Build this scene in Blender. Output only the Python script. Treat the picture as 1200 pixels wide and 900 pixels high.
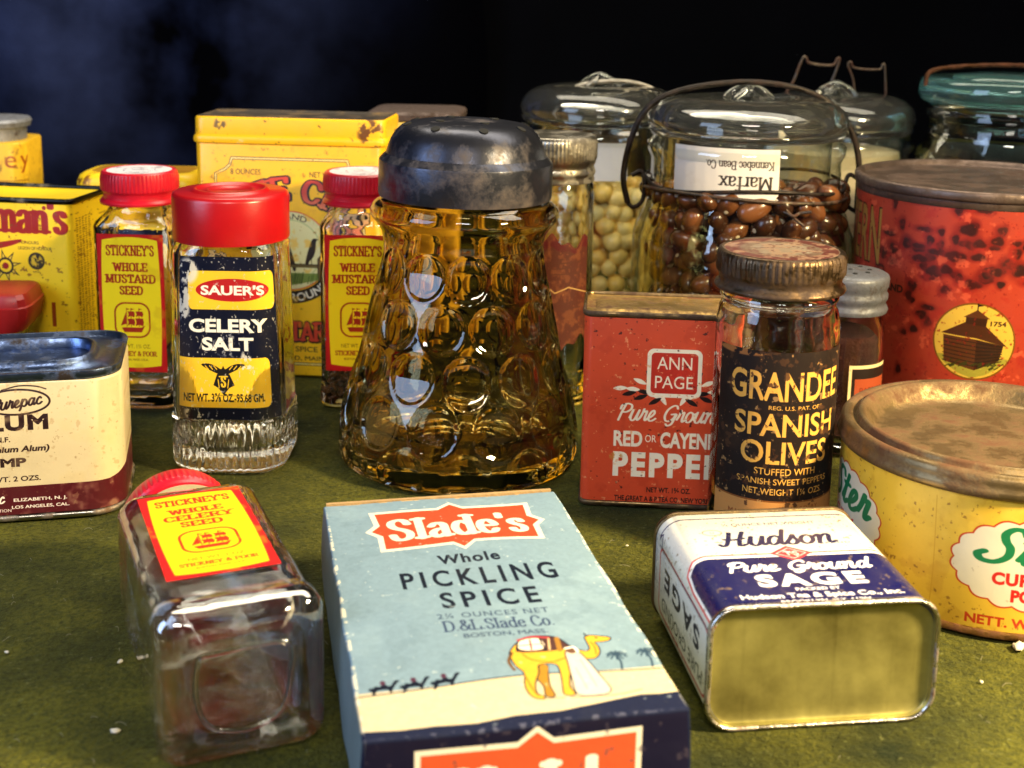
import bpy, bmesh, math, random
import numpy as np
from mathutils import Matrix, Vector

random.seed(7); NR = np.random.default_rng(7)
for o in list(bpy.data.objects): bpy.data.objects.remove(o)
SC = bpy.context.scene
COL = SC.collection
R = math.radians

# ------------------------------------------------------------------ camera
cd = bpy.data.cameras.new('camera'); cam = bpy.data.objects.new('camera', cd); COL.objects.link(cam)
cd.sensor_width = 36.0; cd.lens = 1504/1200*36; cd.shift_y = -176/1200
cd.clip_start = 0.01; cd.clip_end = 20
cam.matrix_world = Matrix.Translation((0, 0, .2)) @ Matrix.Rotation(R(90-10.9), 4, 'X') @ Matrix.Rotation(R(.95), 4, 'Z')
cd.dof.use_dof = True; cd.dof.focus_distance = .47; cd.dof.aperture_fstop = 18
SC.camera = cam

# ------------------------------------------------------------------ world, lamps, exposure
w = bpy.data.worlds.new('World'); SC.world = w; w.use_nodes = True
bg = w.node_tree.nodes['Background']; bg.inputs[0].default_value = (.58, .66, .82, 1); bg.inputs[1].default_value = .024

def area(name, loc, target, sx, sy, power, col):
    l = bpy.data.lights.new(name, 'AREA'); l.shape = 'RECTANGLE'; l.size = sx; l.size_y = sy; l.energy = power; l.color = col
    o = bpy.data.objects.new(name, l); COL.objects.link(o); o.location = loc
    o.rotation_euler = (Vector(target)-Vector(loc)).to_track_quat('-Z', 'Y').to_euler()
    return o
area('case_lamp', (.14, .68, .70), (.03, .48, 0), 1.0, .26, 7.0, (1, .90, .70))
area('warm_side_lamp', (.46, .16, .38), (.12, .35, 0), .08, .07, 4.0, (1, .78, .40)).data.spread = R(90)
area('front_fill_lamp', (.0, -.46, .72), (0, .53, .06), .30, .11, 5.0, (1, .92, .80))  # added frontal fill that brightens the fronts, no actual fixture
area('window', (-.66, .02, .40), (-.06, .40, .03), .40, .50, 5.2, (.50, .68, 1))
SC.view_settings.view_transform = 'Standard'; SC.view_settings.look = 'None'
SC.view_settings.exposure = 0; SC.view_settings.gamma = 1
SC.render.engine = 'CYCLES'
cy = SC.cycles
cy.use_denoising = True; cy.max_bounces = 18; cy.transmission_bounces = 16; cy.transparent_max_bounces = 16
cy.diffuse_bounces = 3; cy.glossy_bounces = 6; cy.sample_clamp_indirect = 12; cy.blur_glossy = .6
cy.caustics_refractive = True; cy.caustics_reflective = False

# ------------------------------------------------------------------ helpers: colour, materials
def lin(c): 
    return tuple(((v/255)/12.92 if v/255 <= .04045 else ((v/255+.055)/1.055)**2.4) for v in c)
def C4(c): return (*lin(c), 1)

class NT:
    def __init__(s, name):
        s.m = bpy.data.materials.new(name); s.m.use_nodes = True
        s.t = s.m.node_tree; s.n = s.t.nodes; s.b = s.n['Principled BSDF']; s.out = s.n['Material Output']
    def add(s, typ, **kw):
        n = s.n.new(typ)
        for k, v in kw.items():
            if k.startswith('i_'): n.inputs[int(k[2:]) if k[2:].isdigit() else k[2:].replace('_', ' ')].default_value = v
            else: setattr(n, k, v)
        return n
    def link(s, a, b): s.t.links.new(a, b)
    def set(s, **kw):
        for k, v in kw.items(): s.b.inputs[k.replace('_', ' ')].default_value = v
    def noise(s, scale, detail=4, rough=.55, lo=.4, hi=.6, coord='Object', stretch=None):
        tc = s.add('ShaderNodeTexCoord'); n = s.add('ShaderNodeTexNoise'); n.inputs['Scale'].default_value = scale
        n.inputs['Detail'].default_value = detail; n.inputs['Roughness'].default_value = rough
        src = tc.outputs[coord]
        if stretch:
            mp = s.add('ShaderNodeMapping'); mp.inputs['Scale'].default_value = stretch; s.link(src, mp.inputs[0]); src = mp.outputs[0]
        s.link(src, n.inputs['Vector'])
        r = s.add('ShaderNodeMapRange'); r.inputs[1].default_value = lo; r.inputs[2].default_value = hi
        s.link(n.outputs[0], r.inputs[0]); return r.outputs[0]
    def mix(s, fac, a, b, mode='MIX'):
        m = s.add('ShaderNodeMix', data_type='RGBA', blend_type=mode)
        for sock, v in ((m.inputs[0], fac), (m.inputs[6], a), (m.inputs[7], b)):
            if isinstance(v, bpy.types.NodeSocket): s.link(v, sock)
            else: sock.default_value = v
        return m.outputs[2]
    def math(s, op, a, b=None):
        m = s.add('ShaderNodeMath', operation=op)
        for sock, v in ((m.inputs[0], a), (m.inputs[1], b)):
            if v is None: continue
            if isinstance(v, bpy.types.NodeSocket): s.link(v, sock)
            else: sock.default_value = v
        return m.outputs[0]
    def bump(s, h, strength, dist=.0005):
        b = s.add('ShaderNodeBump'); b.inputs['Strength'].default_value = strength; b.inputs['Distance'].default_value = dist
        s.link(h, b.inputs['Height']); s.link(b.outputs[0], s.b.inputs['Normal'])

def plain(name, col, rough=.5, metal=0, var=.15, scale=60, bump=.1, spec=.5):
    k = NT(name); d = tuple(v*(1-var) for v in lin(col))+(1,)
    k.link(k.mix(k.noise(scale, 5, .6, .3, .7), C4(col), d), k.b.inputs['Base Color'])
    k.set(Roughness=rough, Metallic=metal, Specular_IOR_Level=spec)
    if bump: k.bump(k.noise(scale*4, 4), bump)
    return k.m

def metal(name, col, rust=(90, 52, 28), amount=.5, rough=.35, scale=70, met=1.0, bump=.25):
    """worn metal: bare colour, rust / tarnish patches with their own outline, fine pitting"""
    k = NT(name)
    f = k.noise(scale, 8, .68, .62-.3*amount, .72-.2*amount)
    f2 = k.noise(scale*4, 5, .6, .35, .75)
    base = k.mix(f2, C4(col), tuple(v*.62 for v in lin(col))+(1,))
    k.link(k.mix(f, base, C4(rust)), k.b.inputs['Base Color'])
    k.link(k.math('MULTIPLY', k.math('SUBTRACT', 1.0, k.math('MULTIPLY', f, .85)), met), k.b.inputs['Metallic'])
    k.link(k.math('ADD', k.math('MULTIPLY', f, .45), rough), k.b.inputs['Roughness'])
    k.bump(k.math('ADD', f, f2), bump, .0003)
    return k.m

def glass(name, col=(.99, .995, .985), rough=.0, ior=1.5, wob=.25, scale=45, light_share=0):
    k = NT(name); k.set(Roughness=rough, IOR=ior, Transmission_Weight=1.0-light_share); k.b.inputs['Base Color'].default_value = (*col, 1)  # pale diffuse share stands in for light reflected inside the glass
    if wob: k.bump(k.noise(scale, 2, .4, .2, .8), wob, .0012)
    return k.m

def thin_glass(name, tint=(.975, .985, .965), wob=.4, scale=60, refr=0, refl=.07):
    """thin jar wall: light passes straight, Schlick reflection on top"""
    k = NT(name); k.n.remove(k.b); tr = k.add('ShaderNodeBsdfTransparent'); tr.inputs[0].default_value = (*tint, 1)
    gl = k.add('ShaderNodeBsdfAnisotropic'); gl.inputs['Roughness'].default_value = .03; gl.inputs['Color'].default_value = (1, 1, 1, 1)
    lw = k.add('ShaderNodeLayerWeight'); lw.inputs[0].default_value = .5
    F_ = k.math('ADD', k.math('MULTIPLY', k.math('POWER', lw.outputs['Facing'], 4.0), .9), refl)
    k.link(k.mix(k.math('POWER', lw.outputs['Facing'], 3.0), (*tint, 1), (.45, .52, .47, 1)), tr.inputs[0])
    b = k.add('ShaderNodeBump'); b.inputs['Strength'].default_value = wob; b.inputs['Distance'].default_value = .0014
    k.link(k.noise(scale, 2, .4, .2, .8), b.inputs['Height']); k.link(b.outputs[0], gl.inputs['Normal']); k.link(b.outputs[0], lw.inputs['Normal'])
    mx_ = k.add('ShaderNodeMixShader'); k.link(F_, mx_.inputs[0]); k.link(tr.outputs[0], mx_.inputs[1]); k.link(gl.outputs[0], mx_.inputs[2]); last = mx_.outputs[0]
    if refr:   # share of light bent by the thick parts of the wall
        gb = k.add('ShaderNodeBsdfGlass'); gb.inputs['IOR'].default_value = 1.48; gb.inputs['Roughness'].default_value = 0; gb.inputs['Color'].default_value = (.985, .99, .985, 1); k.link(b.outputs[0], gb.inputs['Normal'])
        m2 = k.add('ShaderNodeMixShader'); m2.inputs[0].default_value = refr; k.link(last, m2.inputs[1]); k.link(gb.outputs[0], m2.inputs[2]); last = m2.outputs[0]
    k.link(last, k.out.inputs[0])
    return k.m

# ------------------------------------------------------------------ helpers: meshes
def link_mesh(name, verts, faces, mat=None, parent=None, uvs=None, sharp=38, smooth=True):
    me = bpy.data.meshes.new(name); me.from_pydata([tuple(v) for v in verts], [], faces)
    if uvs is not None:
        l = me.uv_layers.new(name='UVMap')
        vi = np.zeros(len(me.loops), int); me.loops.foreach_get('vertex_index', vi)
        if isinstance(uvs, tuple):   # per-loop
            l.data.foreach_set('uv', np.asarray(uvs[0], float).ravel())
        else: l.data.foreach_set('uv', np.asarray(uvs, float)[vi].ravel())
    if smooth:
        me.shade_smooth()
        if sharp: me.set_sharp_from_angle(angle=R(sharp))
    if mat:
        for m in (mat if isinstance(mat, (list, tuple)) else [mat]): me.materials.append(m)
    o = bpy.data.objects.new(name, me); COL.objects.link(o)
    if parent: o.parent = parent
    return o

def thing(name, label, cat, loc=(0, 0, 0), rz=0, group=None, mat4=None):
    o = bpy.data.objects.new(name, None); COL.objects.link(o); o.empty_display_size = .01
    if mat4 is not None: o.matrix_world = mat4
    else: o.location = loc; o.rotation_euler = (0, 0, rz)
    o['label'] = label; o['category'] = cat
    if group: o['group'] = group
    return o

def rr_pts(hw, hd, cr, k=8, s=5):
    """rounded rectangle, CCW seen from above, starting at the back centre"""
    cr = min(cr, hw-1e-5, hd-1e-5); P = []
    def straight(a, b):
        for i in range(s): P.append((a[0]+(b[0]-a[0])*i/s, a[1]+(b[1]-a[1])*i/s))
    def arc(cx, cy, a0):
        for i in range(k): a = a0+R(90)*i/k; P.append((cx+cr*math.cos(a), cy+cr*math.sin(a)))
    x, y = hw-cr, hd-cr
    straight((0, hd), (-x, hd)); arc(-x, y, R(90)); straight((-hw, y), (-hw, -y)); arc(-x, -y, R(180))
    straight((-x, -hd), (0, -hd)); straight((0, -hd), (x, -hd)); arc(x, -y, R(270)); straight((hw, -y), (hw, y)); arc(x, y, 0)
    straight((x, hd), (0, hd))
    return np.array(P)

def ray_rr(th, hw, hd, cr):
    c, s = np.cos(th), np.sin(th); lo = np.zeros_like(th); hi = np.full_like(th, 2*(hw+hd))
    cr = min(cr, hw, hd)
    for _ in range(46):
        m = (lo+hi)/2; qx = np.abs(m*c)-(hw-cr); qy = np.abs(m*s)-(hd-cr)
        d = np.hypot(np.maximum(qx, 0), np.maximum(qy, 0))+np.minimum(np.maximum(qx, qy), 0)-cr
        lo = np.where(d < 0, m, lo); hi = np.where(d < 0, hi, m)
    return np.stack([lo*c, lo*s], 1)

def loft(name, secs, mat, parent, theta=None, ref=None, cap0=True, cap1=True, disp=None, sharp=38, k=8, s=5):
    """secs: (z, half width, half depth, corner radius). UV: u = metres along the perimeter from the front centre, v = z"""
    if theta is None:
        ref = ref or max(secs, key=lambda q: q[1]*q[2]); B = rr_pts(*ref[1:4], k=k, s=s); theta = np.arctan2(B[:, 1], B[:, 0])
    else: B = ray_rr(theta, *(ref or max(secs, key=lambda q: q[1]*q[2]))[1:4])
    N = len(theta); V = []
    seg = np.hypot(*(np.roll(B, -1, 0)-B).T); cum = np.concatenate([[0], np.cumsum(seg)]); per = cum[-1]; U = cum-per/2
    for q in secs:
        P = ray_rr(theta, *q[1:4])
        if disp is not None:
            d = disp(U[:-1], q[0]); n = P/np.maximum(np.hypot(*P.T), 1e-9)[:, None]; P = P+n*d[:, None]
        V.append(np.column_stack([P, np.full(N, q[0])]))
    F = []; UV = []
    for j in range(len(secs)-1):
        for i in range(N):
            i2 = (i+1) % N
            F.append((j*N+i, j*N+i2, (j+1)*N+i2, (j+1)*N+i))
            UV += [(U[i], secs[j][0]), (U[i+1], secs[j][0]), (U[i+1], secs[j+1][0]), (U[i], secs[j+1][0])]
    L = len(secs)-1
    if cap0: F.append(tuple(range(N-1, -1, -1))); UV += [(-9, -9)]*N
    if cap1: F.append(tuple(L*N+i for i in range(N))); UV += [(-9, -9)]*N
    return link_mesh(name, np.concatenate(V), F, mat, parent, (UV,), sharp)

def lathe(name, prof, mat, parent, N=96, knurl=None, cap0=True, cap1=True, sharp=38, loc=(0, 0, 0), disp=None, closed=False):
    """prof: (r, z) or (r, z, knurl amplitude); UV as in loft with the first radius giving the perimeter"""
    th = R(90)+np.arange(N)*2*math.pi/N; rr = max(p[0] for p in prof); U = (np.arange(N+1)/N-.5)*2*math.pi*rr
    V = []
    for p in prof:
        r = np.full(N, p[0]); r = r*(1+(p[2] if len(p) > 2 else 0)*np.cos(th*(knurl or 0)))
        if disp is not None: r = r+disp(th, p[0], p[1])
        V.append(np.column_stack([r*np.cos(th)+loc[0], r*np.sin(th)+loc[1], np.full(N, p[1]+loc[2])]))
    F = []; UV = []; M = len(prof)
    for j in range(M if closed else M-1):
        j2 = (j+1) % M
        for i in range(N):
            i2 = (i+1) % N
            F.append((j*N+i, j*N+i2, j2*N+i2, j2*N+i))
            UV += [(U[i], prof[j][1]), (U[i+1], prof[j][1]), (U[i+1], prof[j2][1]), (U[i], prof[j2][1])]
    if cap0 and not closed: F.append(tuple(range(N-1, -1, -1))); UV += [(-9, -9)]*N
    if cap1 and not closed: F.append(tuple((M-1)*N+i for i in range(N))); UV += [(-9, -9)]*N
    return link_mesh(name, np.concatenate(V), F, mat, parent, (UV,), sharp)

def bead(name, hw, hd, cr, z, ra, rz, mat, parent, n=8, k=8):
    """a rolled rim running round a rounded rectangle"""
    B = rr_pts(hw, hd, cr, k=k); th = np.arctan2(B[:, 1], B[:, 0]); V = []; N = len(th)
    for j in range(n):
        a = 2*math.pi*j/n-math.pi/2; e = ra*math.cos(a)
        V.append(np.column_stack([ray_rr(th, hw+e, hd+e, cr+e), np.full(N, z+rz*math.sin(a))]))
    F = [(j*N+i, j*N+(i+1) % N, ((j+1) % n)*N+(i+1) % N, ((j+1) % n)*N+i) for j in range(n) for i in range(N)]
    return link_mesh(name, np.concatenate(V), F, mat, parent, None, 80)

def catmull(P, n=8, closed=False):
    P = [np.array(p, float) for p in P]; Q = []
    m = len(P)
    for i in range(m if closed else m-1):
        a, b, c, d = (P[(i-1) % m] if closed or i > 0 else 2*P[0]-P[1]), P[i], P[(i+1) % m], (P[(i+2) % m] if closed or i+2 < m else 2*P[-1]-P[-2])
        for t in np.arange(n)/n:
            Q.append(.5*((2*b)+(c-a)*t+(2*a-5*b+4*c-d)*t*t+(3*b-a-3*c+d)*t**3))
    if not closed: Q.append(P[-1])
    return np.array(Q)

def tube(name, pts, rad, mat, parent=None, n=8, smooth=8, closed=False):
    Q = catmull(pts, smooth, closed) if smooth else np.array(pts, float); V = []; M = len(Q)
    up = Vector((0, 0, 1)); prev = None
    for i in range(M):
        t = Vector(Q[(i+1) % M if closed else min(i+1, M-1)]-Q[(i-1) % M if closed else max(i-1, 0)]).normalized()
        s = (prev - t*prev.dot(t)) if prev is not None else t.cross(up if abs(t.z) < .9 else Vector((1, 0, 0)))
        s.normalize(); prev = s; b = t.cross(s)
        for j in range(n):
            a = 2*math.pi*j/n; V.append(Vector(Q[i])+s*rad*math.cos(a)+b*rad*math.sin(a))
    F = [(i*n+j, i*n+(j+1) % n, ((i+1) % M)*n+(j+1) % n, ((i+1) % M)*n+j) for i in range(M if closed else M-1) for j in range(n)]
    if not closed: F += [tuple(range(n-1, -1, -1)), tuple((M-1)*n+j for j in range(n))]
    return link_mesh(name, V, F, mat, parent, None, 70)

def wrap_label(name, hw, hd, cr, width, z0, z1, mat, parent, off=.00025, w_top=None, n=40, m=6, shift=0, ragged=None):
    """a paper label glued round the front of a jar; UV 0..1"""
    B = rr_pts(hw+off, hd+off, cr+off, k=14, s=8); seg = np.hypot(*(np.roll(B, -1, 0)-B).T); cum = np.concatenate([[0], np.cumsum(seg)])
    U = cum-cum[-1]/2; Bx = np.append(B[:, 0], B[0, 0]); By = np.append(B[:, 1], B[0, 1]); V = []; UV = []
    for j in range(m+1):
        t = j/m; wd = width+((w_top or width)-width)*t
        for i in range(n+1):
            f = i/n; u = (f-.5)*wd+shift; z = z0+(z1-z0)*t
            if ragged and j in (0, m): z += ragged(f, t)
            V.append((np.interp(u, U, Bx), np.interp(u, U, By), z)); UV.append((f, t))
    F = [(j*(n+1)+i, j*(n+1)+i+1, (j+1)*(n+1)+i+1, (j+1)*(n+1)+i) for j in range(m) for i in range(n)]
    return link_mesh(name, V, F, mat, parent, np.array(UV), 0)

# ------------------------------------------------------------------ lettering: drawn in code onto printed surfaces
_gc = {}
def inter_edges(s, offset=0.0, spacing=1.0):
    key = (s, offset, spacing)
    if key in _gc: return _gc[key]
    c = bpy.data.curves.new('lettering', 'FONT'); c.body = s; c.size = 1; c.resolution_u = 4; c.offset = offset; c.space_character = spacing
    o = bpy.data.objects.new('lettering', c); COL.objects.link(o)
    me = o.to_mesh(); n = len(me.vertices); v = np.zeros(n*3); me.vertices.foreach_get('co', v); v = v.reshape(-1, 3)
    cnt = {}
    for p in me.polygons:
        vs = list(p.vertices)
        for i in range(len(vs)):
            e = (vs[i], vs[(i+1) % len(vs)]); kx = (min(e), max(e)); cnt[kx] = cnt.get(kx, 0)+1
    E = np.array([[*v[a][:2], *v[b][:2]] for (a, b), q in cnt.items() if q == 1]) if cnt else np.zeros((0, 4))
    o.to_mesh_clear(); bpy.data.objects.remove(o); bpy.data.curves.remove(c)
    _gc[key] = E/.727
    return _gc[key]

def G(w, *st): return (w, [(s[0], [tuple(map(float, p.split(','))) for p in s[1:].split()]) for s in st])
SERIF = {
'A': G(.86, 'l.03,0 .42,1 .83,0', 'l.18,.34 .68,.34'), 'B': G(.76, 'l.13,0 .13,1', 'c.13,1 .42,1 .62,.93 .66,.77 .6,.61 .42,.53 .13,.53', 'c.42,.53 .64,.46 .71,.27 .64,.07 .42,0 .13,0'),
'C': G(.8, 'c.72,.76 .62,.94 .43,1 .2,.9 .08,.5 .2,.1 .43,0 .62,.05 .74,.24'), 'D': G(.84, 'l.13,0 .13,1', 'c.13,1 .42,1 .68,.85 .77,.5 .68,.15 .42,0 .13,0'),
'E': G(.74, 'l.13,0 .13,1', 'L.13,1 .66,1 .66,.8', 'L.13,.52 .52,.52', 'L.13,0 .69,0 .69,.22'), 'F': G(.7, 'l.13,0 .13,1', 'L.13,1 .66,1 .66,.78', 'L.13,.52 .5,.52'),
'G': G(.86, 'c.74,.78 .62,.94 .43,1 .2,.9 .08,.5 .2,.1 .43,0 .6,.03 .74,.14', 'l.74,.05 .74,.42', 'L.52,.42 .8,.42'), 'H': G(.86, 'l.14,0 .14,1', 'l.72,0 .72,1', 'L.14,.52 .72,.52'),
'I': G(.36, 'l.18,0 .18,1'), 'K': G(.86, 'l.14,0 .14,1', 'l.14,.4 .7,1', 'l.34,.58 .78,0'), 'L': G(.7, 'l.13,0 .13,1', 'L.13,0 .65,0 .65,.24'),
'M': G(1.04, 'l.13,0 .13,1', 'L.13,1 .52,.12 .91,1', 'l.91,0 .91,1'), 'N': G(.88, 'l.13,0 .13,1', 'L.13,1 .75,0', 'l.75,.02 .75,1'), 'O': G(.86, 'o.43,1 .16,.87 .07,.5 .16,.13 .43,0 .7,.13 .79,.5 .7,.87'),
'P': G(.74, 'l.13,0 .13,1', 'c.13,1 .44,1 .65,.9 .68,.74 .64,.56 .44,.47 .13,.47'), 'R': G(.84, 'l.13,0 .13,1', 'c.13,1 .44,1 .64,.91 .67,.75 .62,.58 .44,.51 .13,.51', 'l.42,.5 .78,0'),
'S': G(.68, 'c.58,.76 .5,.94 .33,1 .14,.93 .1,.76 .2,.6 .46,.45 .58,.28 .53,.08 .33,0 .15,.06 .08,.26'), 'T': G(.78, 'l.39,0 .39,1', 'L.05,.76 .05,1 .73,1 .73,.76'),
'U': G(.86, 'l.14,.95 .14,1', 'c.14,1 .14,.3 .22,.06 .43,0 .64,.06 .72,.3 .72,1', 'l.72,.95 .72,1'), 'W': G(1.1, 'l.04,1 .3,0 .55,.9 .8,0 1.06,1'), 'Y': G(.82, 'l.04,1 .41,.48 .78,1', 'l.41,0 .41,.5'),
"'": G(.22, 'L.11,1 .11,.78'), '.': G(.26, 'L.13,.03 .13,.05'), ',': G(.26, 'L.15,.05 .1,-.14'), ' ': G(.36), '&': G(.9, 'c.8,.5 .66,.2 .38,0 .14,.1 .1,.3 .3,.52 .52,.7 .5,.92 .36,1 .24,.9 .28,.7 .5,.35 .8,0'),
'a': G(.62, 'c.1,.52 .2,.64 .34,.66 .46,.58 .48,.42', 'l.48,.5 .48,0', 'c.48,.38 .24,.34 .1,.2 .14,.04 .28,0 .48,.14'), 'b': G(.66, 'l.12,0 .12,1', 'c.12,.5 .3,.66 .48,.6 .56,.33 .48,.06 .3,0 .12,.14'),
'c': G(.56, 'c.48,.5 .4,.64 .28,.66 .14,.58 .08,.33 .14,.08 .3,0 .42,.04 .5,.16'), 'd': G(.68, 'l.54,0 .54,1', 'c.54,.5 .36,.66 .18,.6 .09,.33 .18,.06 .36,0 .54,.14'),
'e': G(.58, 'c.09,.37 .5,.37 .5,.5 .42,.63 .3,.66 .15,.58 .08,.33 .15,.08 .31,0 .44,.04 .51,.16'), 'l': G(.32, 'l.16,0 .16,1'), 'r': G(.5, 'l.13,0 .13,.66', 'c.13,.4 .2,.56 .32,.66 .44,.62'),
's': G(.5, 'c.42,.52 .36,.64 .25,.66 .12,.61 .1,.5 .18,.4 .34,.31 .42,.2 .38,.05 .25,0 .12,.04 .07,.16'), 'x': G(.62, 'l.06,.66 .54,0', 'l.54,.66 .06,0'), 'f': G(.4, 'l.16,0 .16,.8', 'c.16,.78 .2,.95 .32,1 .42,.94', 'L.02,.64 .34,.64'),
'n': G(.68, 'l.13,0 .13,.66', 'c.13,.44 .24,.6 .38,.66 .5,.6 .54,.44 .54,.05', 'l.54,.05 .54,0'), 'm': G(1.0, 'l.13,0 .13,.66', 'c.13,.44 .22,.6 .34,.66 .46,.6 .5,.44 .5,.05', 'l.5,.05 .5,0', 'c.5,.44 .58,.6 .7,.66 .82,.6 .86,.44 .86,.05', 'l.86,.05 .86,0'),
'i': G(.3, 'l.15,0 .15,.66', 'L.15,.88 .15,.92'), 'o': G(.62, 'o.31,.66 .14,.57 .08,.33 .14,.09 .31,0 .48,.09 .54,.33 .48,.57'), 'k': G(.66, 'l.13,0 .13,1', 'l.13,.24 .5,.66', 'l.28,.4 .6,0'), 'w': G(.86, 'l.05,.66 .25,0 .43,.58 .61,0 .81,.66'),
}
SCRIPT = {
'H': G(.98, 'c.02,.12 .12,0 .24,.1 .34,.5 .42,1', 'c.86,1.04 .74,.6 .66,.1 .74,0 .88,.1', 'c.22,.5 .5,.46 .84,.56'), 'P': G(.74, 'c.1,-.02 .2,.5 .34,.98', 'c.08,.7 .14,.94 .46,1.04 .72,.94 .72,.7 .5,.52 .28,.5'),
'G': G(.86, 'c.78,.84 .7,1 .48,1 .2,.74 .1,.36 .22,.06 .44,.04 .66,.22 .74,.46', 'c.5,.46 .78,.48 .72,.2 .62,-.14 .4,-.26 .28,-.16'), 'S': G(.9, 'c.92,.86 .82,1.02 .6,1.04 .46,.88 .52,.66 .66,.46 .66,.2 .44,.02 .14,.04 .02,.2 .14,.3'),
'u': G(.6, 'c0,.16 .1,.6 .12,.66', 'c.12,.66 .06,.2 .14,0 .32,.06 .46,.5 .5,.66', 'c.5,.66 .44,.2 .5,.02 .62,.14'), 'd': G(.62, 'c.46,.52 .3,.66 .12,.5 .06,.16 .18,0 .34,.12 .48,.5', 'c.62,1.1 .54,.7 .46,.16 .52,0 .64,.14'),
's': G(.44, 'c0,.1 .16,.4 .28,.7', 'c.28,.7 .3,.5 .38,.24 .3,.02 .12,0 .06,.1'), 'o': G(.56, 'o.28,.64 .12,.52 .06,.24 .16,.02 .34,.04 .46,.26 .44,.52', 'c.44,.56 .5,.5 .6,.56'), 'n': G(.66, 'c.04,.6 .14,.64 .12,.3 .08,0', 'c.1,.2 .2,.5 .34,.66 .46,.6 .42,.2 .48,.02 .64,.14'),
'r': G(.46, 'c0,.14 .1,.4 .16,.74', 'c.16,.7 .22,.56 .36,.6 .32,.2 .36,.02 .5,.14'), 'e': G(.5, 'c0,.16 .2,.26 .36,.48 .3,.66 .16,.58 .06,.26 .14,.02 .32,.02 .5,.16'), 'a': G(.62, 'c.46,.54 .3,.66 .12,.5 .06,.16 .18,0 .34,.12 .48,.56', 'c.5,.62 .44,.2 .5,.02 .62,.14'),
'p': G(.6, 'c.06,.3 .16,.66 .06,-.1 -.02,-.34', 'c.12,.36 .28,.64 .46,.54 .5,.2 .36,0 .18,.06'), 'c': G(.48, 'c.4,.54 .3,.66 .14,.5 .06,.2 .16,.02 .32,.02 .48,.16'), 't': G(.4, 'c0,.14 .14,.5 .26,.98', 'c.2,.72 .12,.2 .18,.02 .4,.16', 'L.04,.66 .38,.68'), 'l': G(.4, 'c.02,.14 .26,.7 .3,.96 .2,.98 .12,.5 .14,.04 .26,0 .4,.14'), ' ': G(.4),
}

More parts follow.
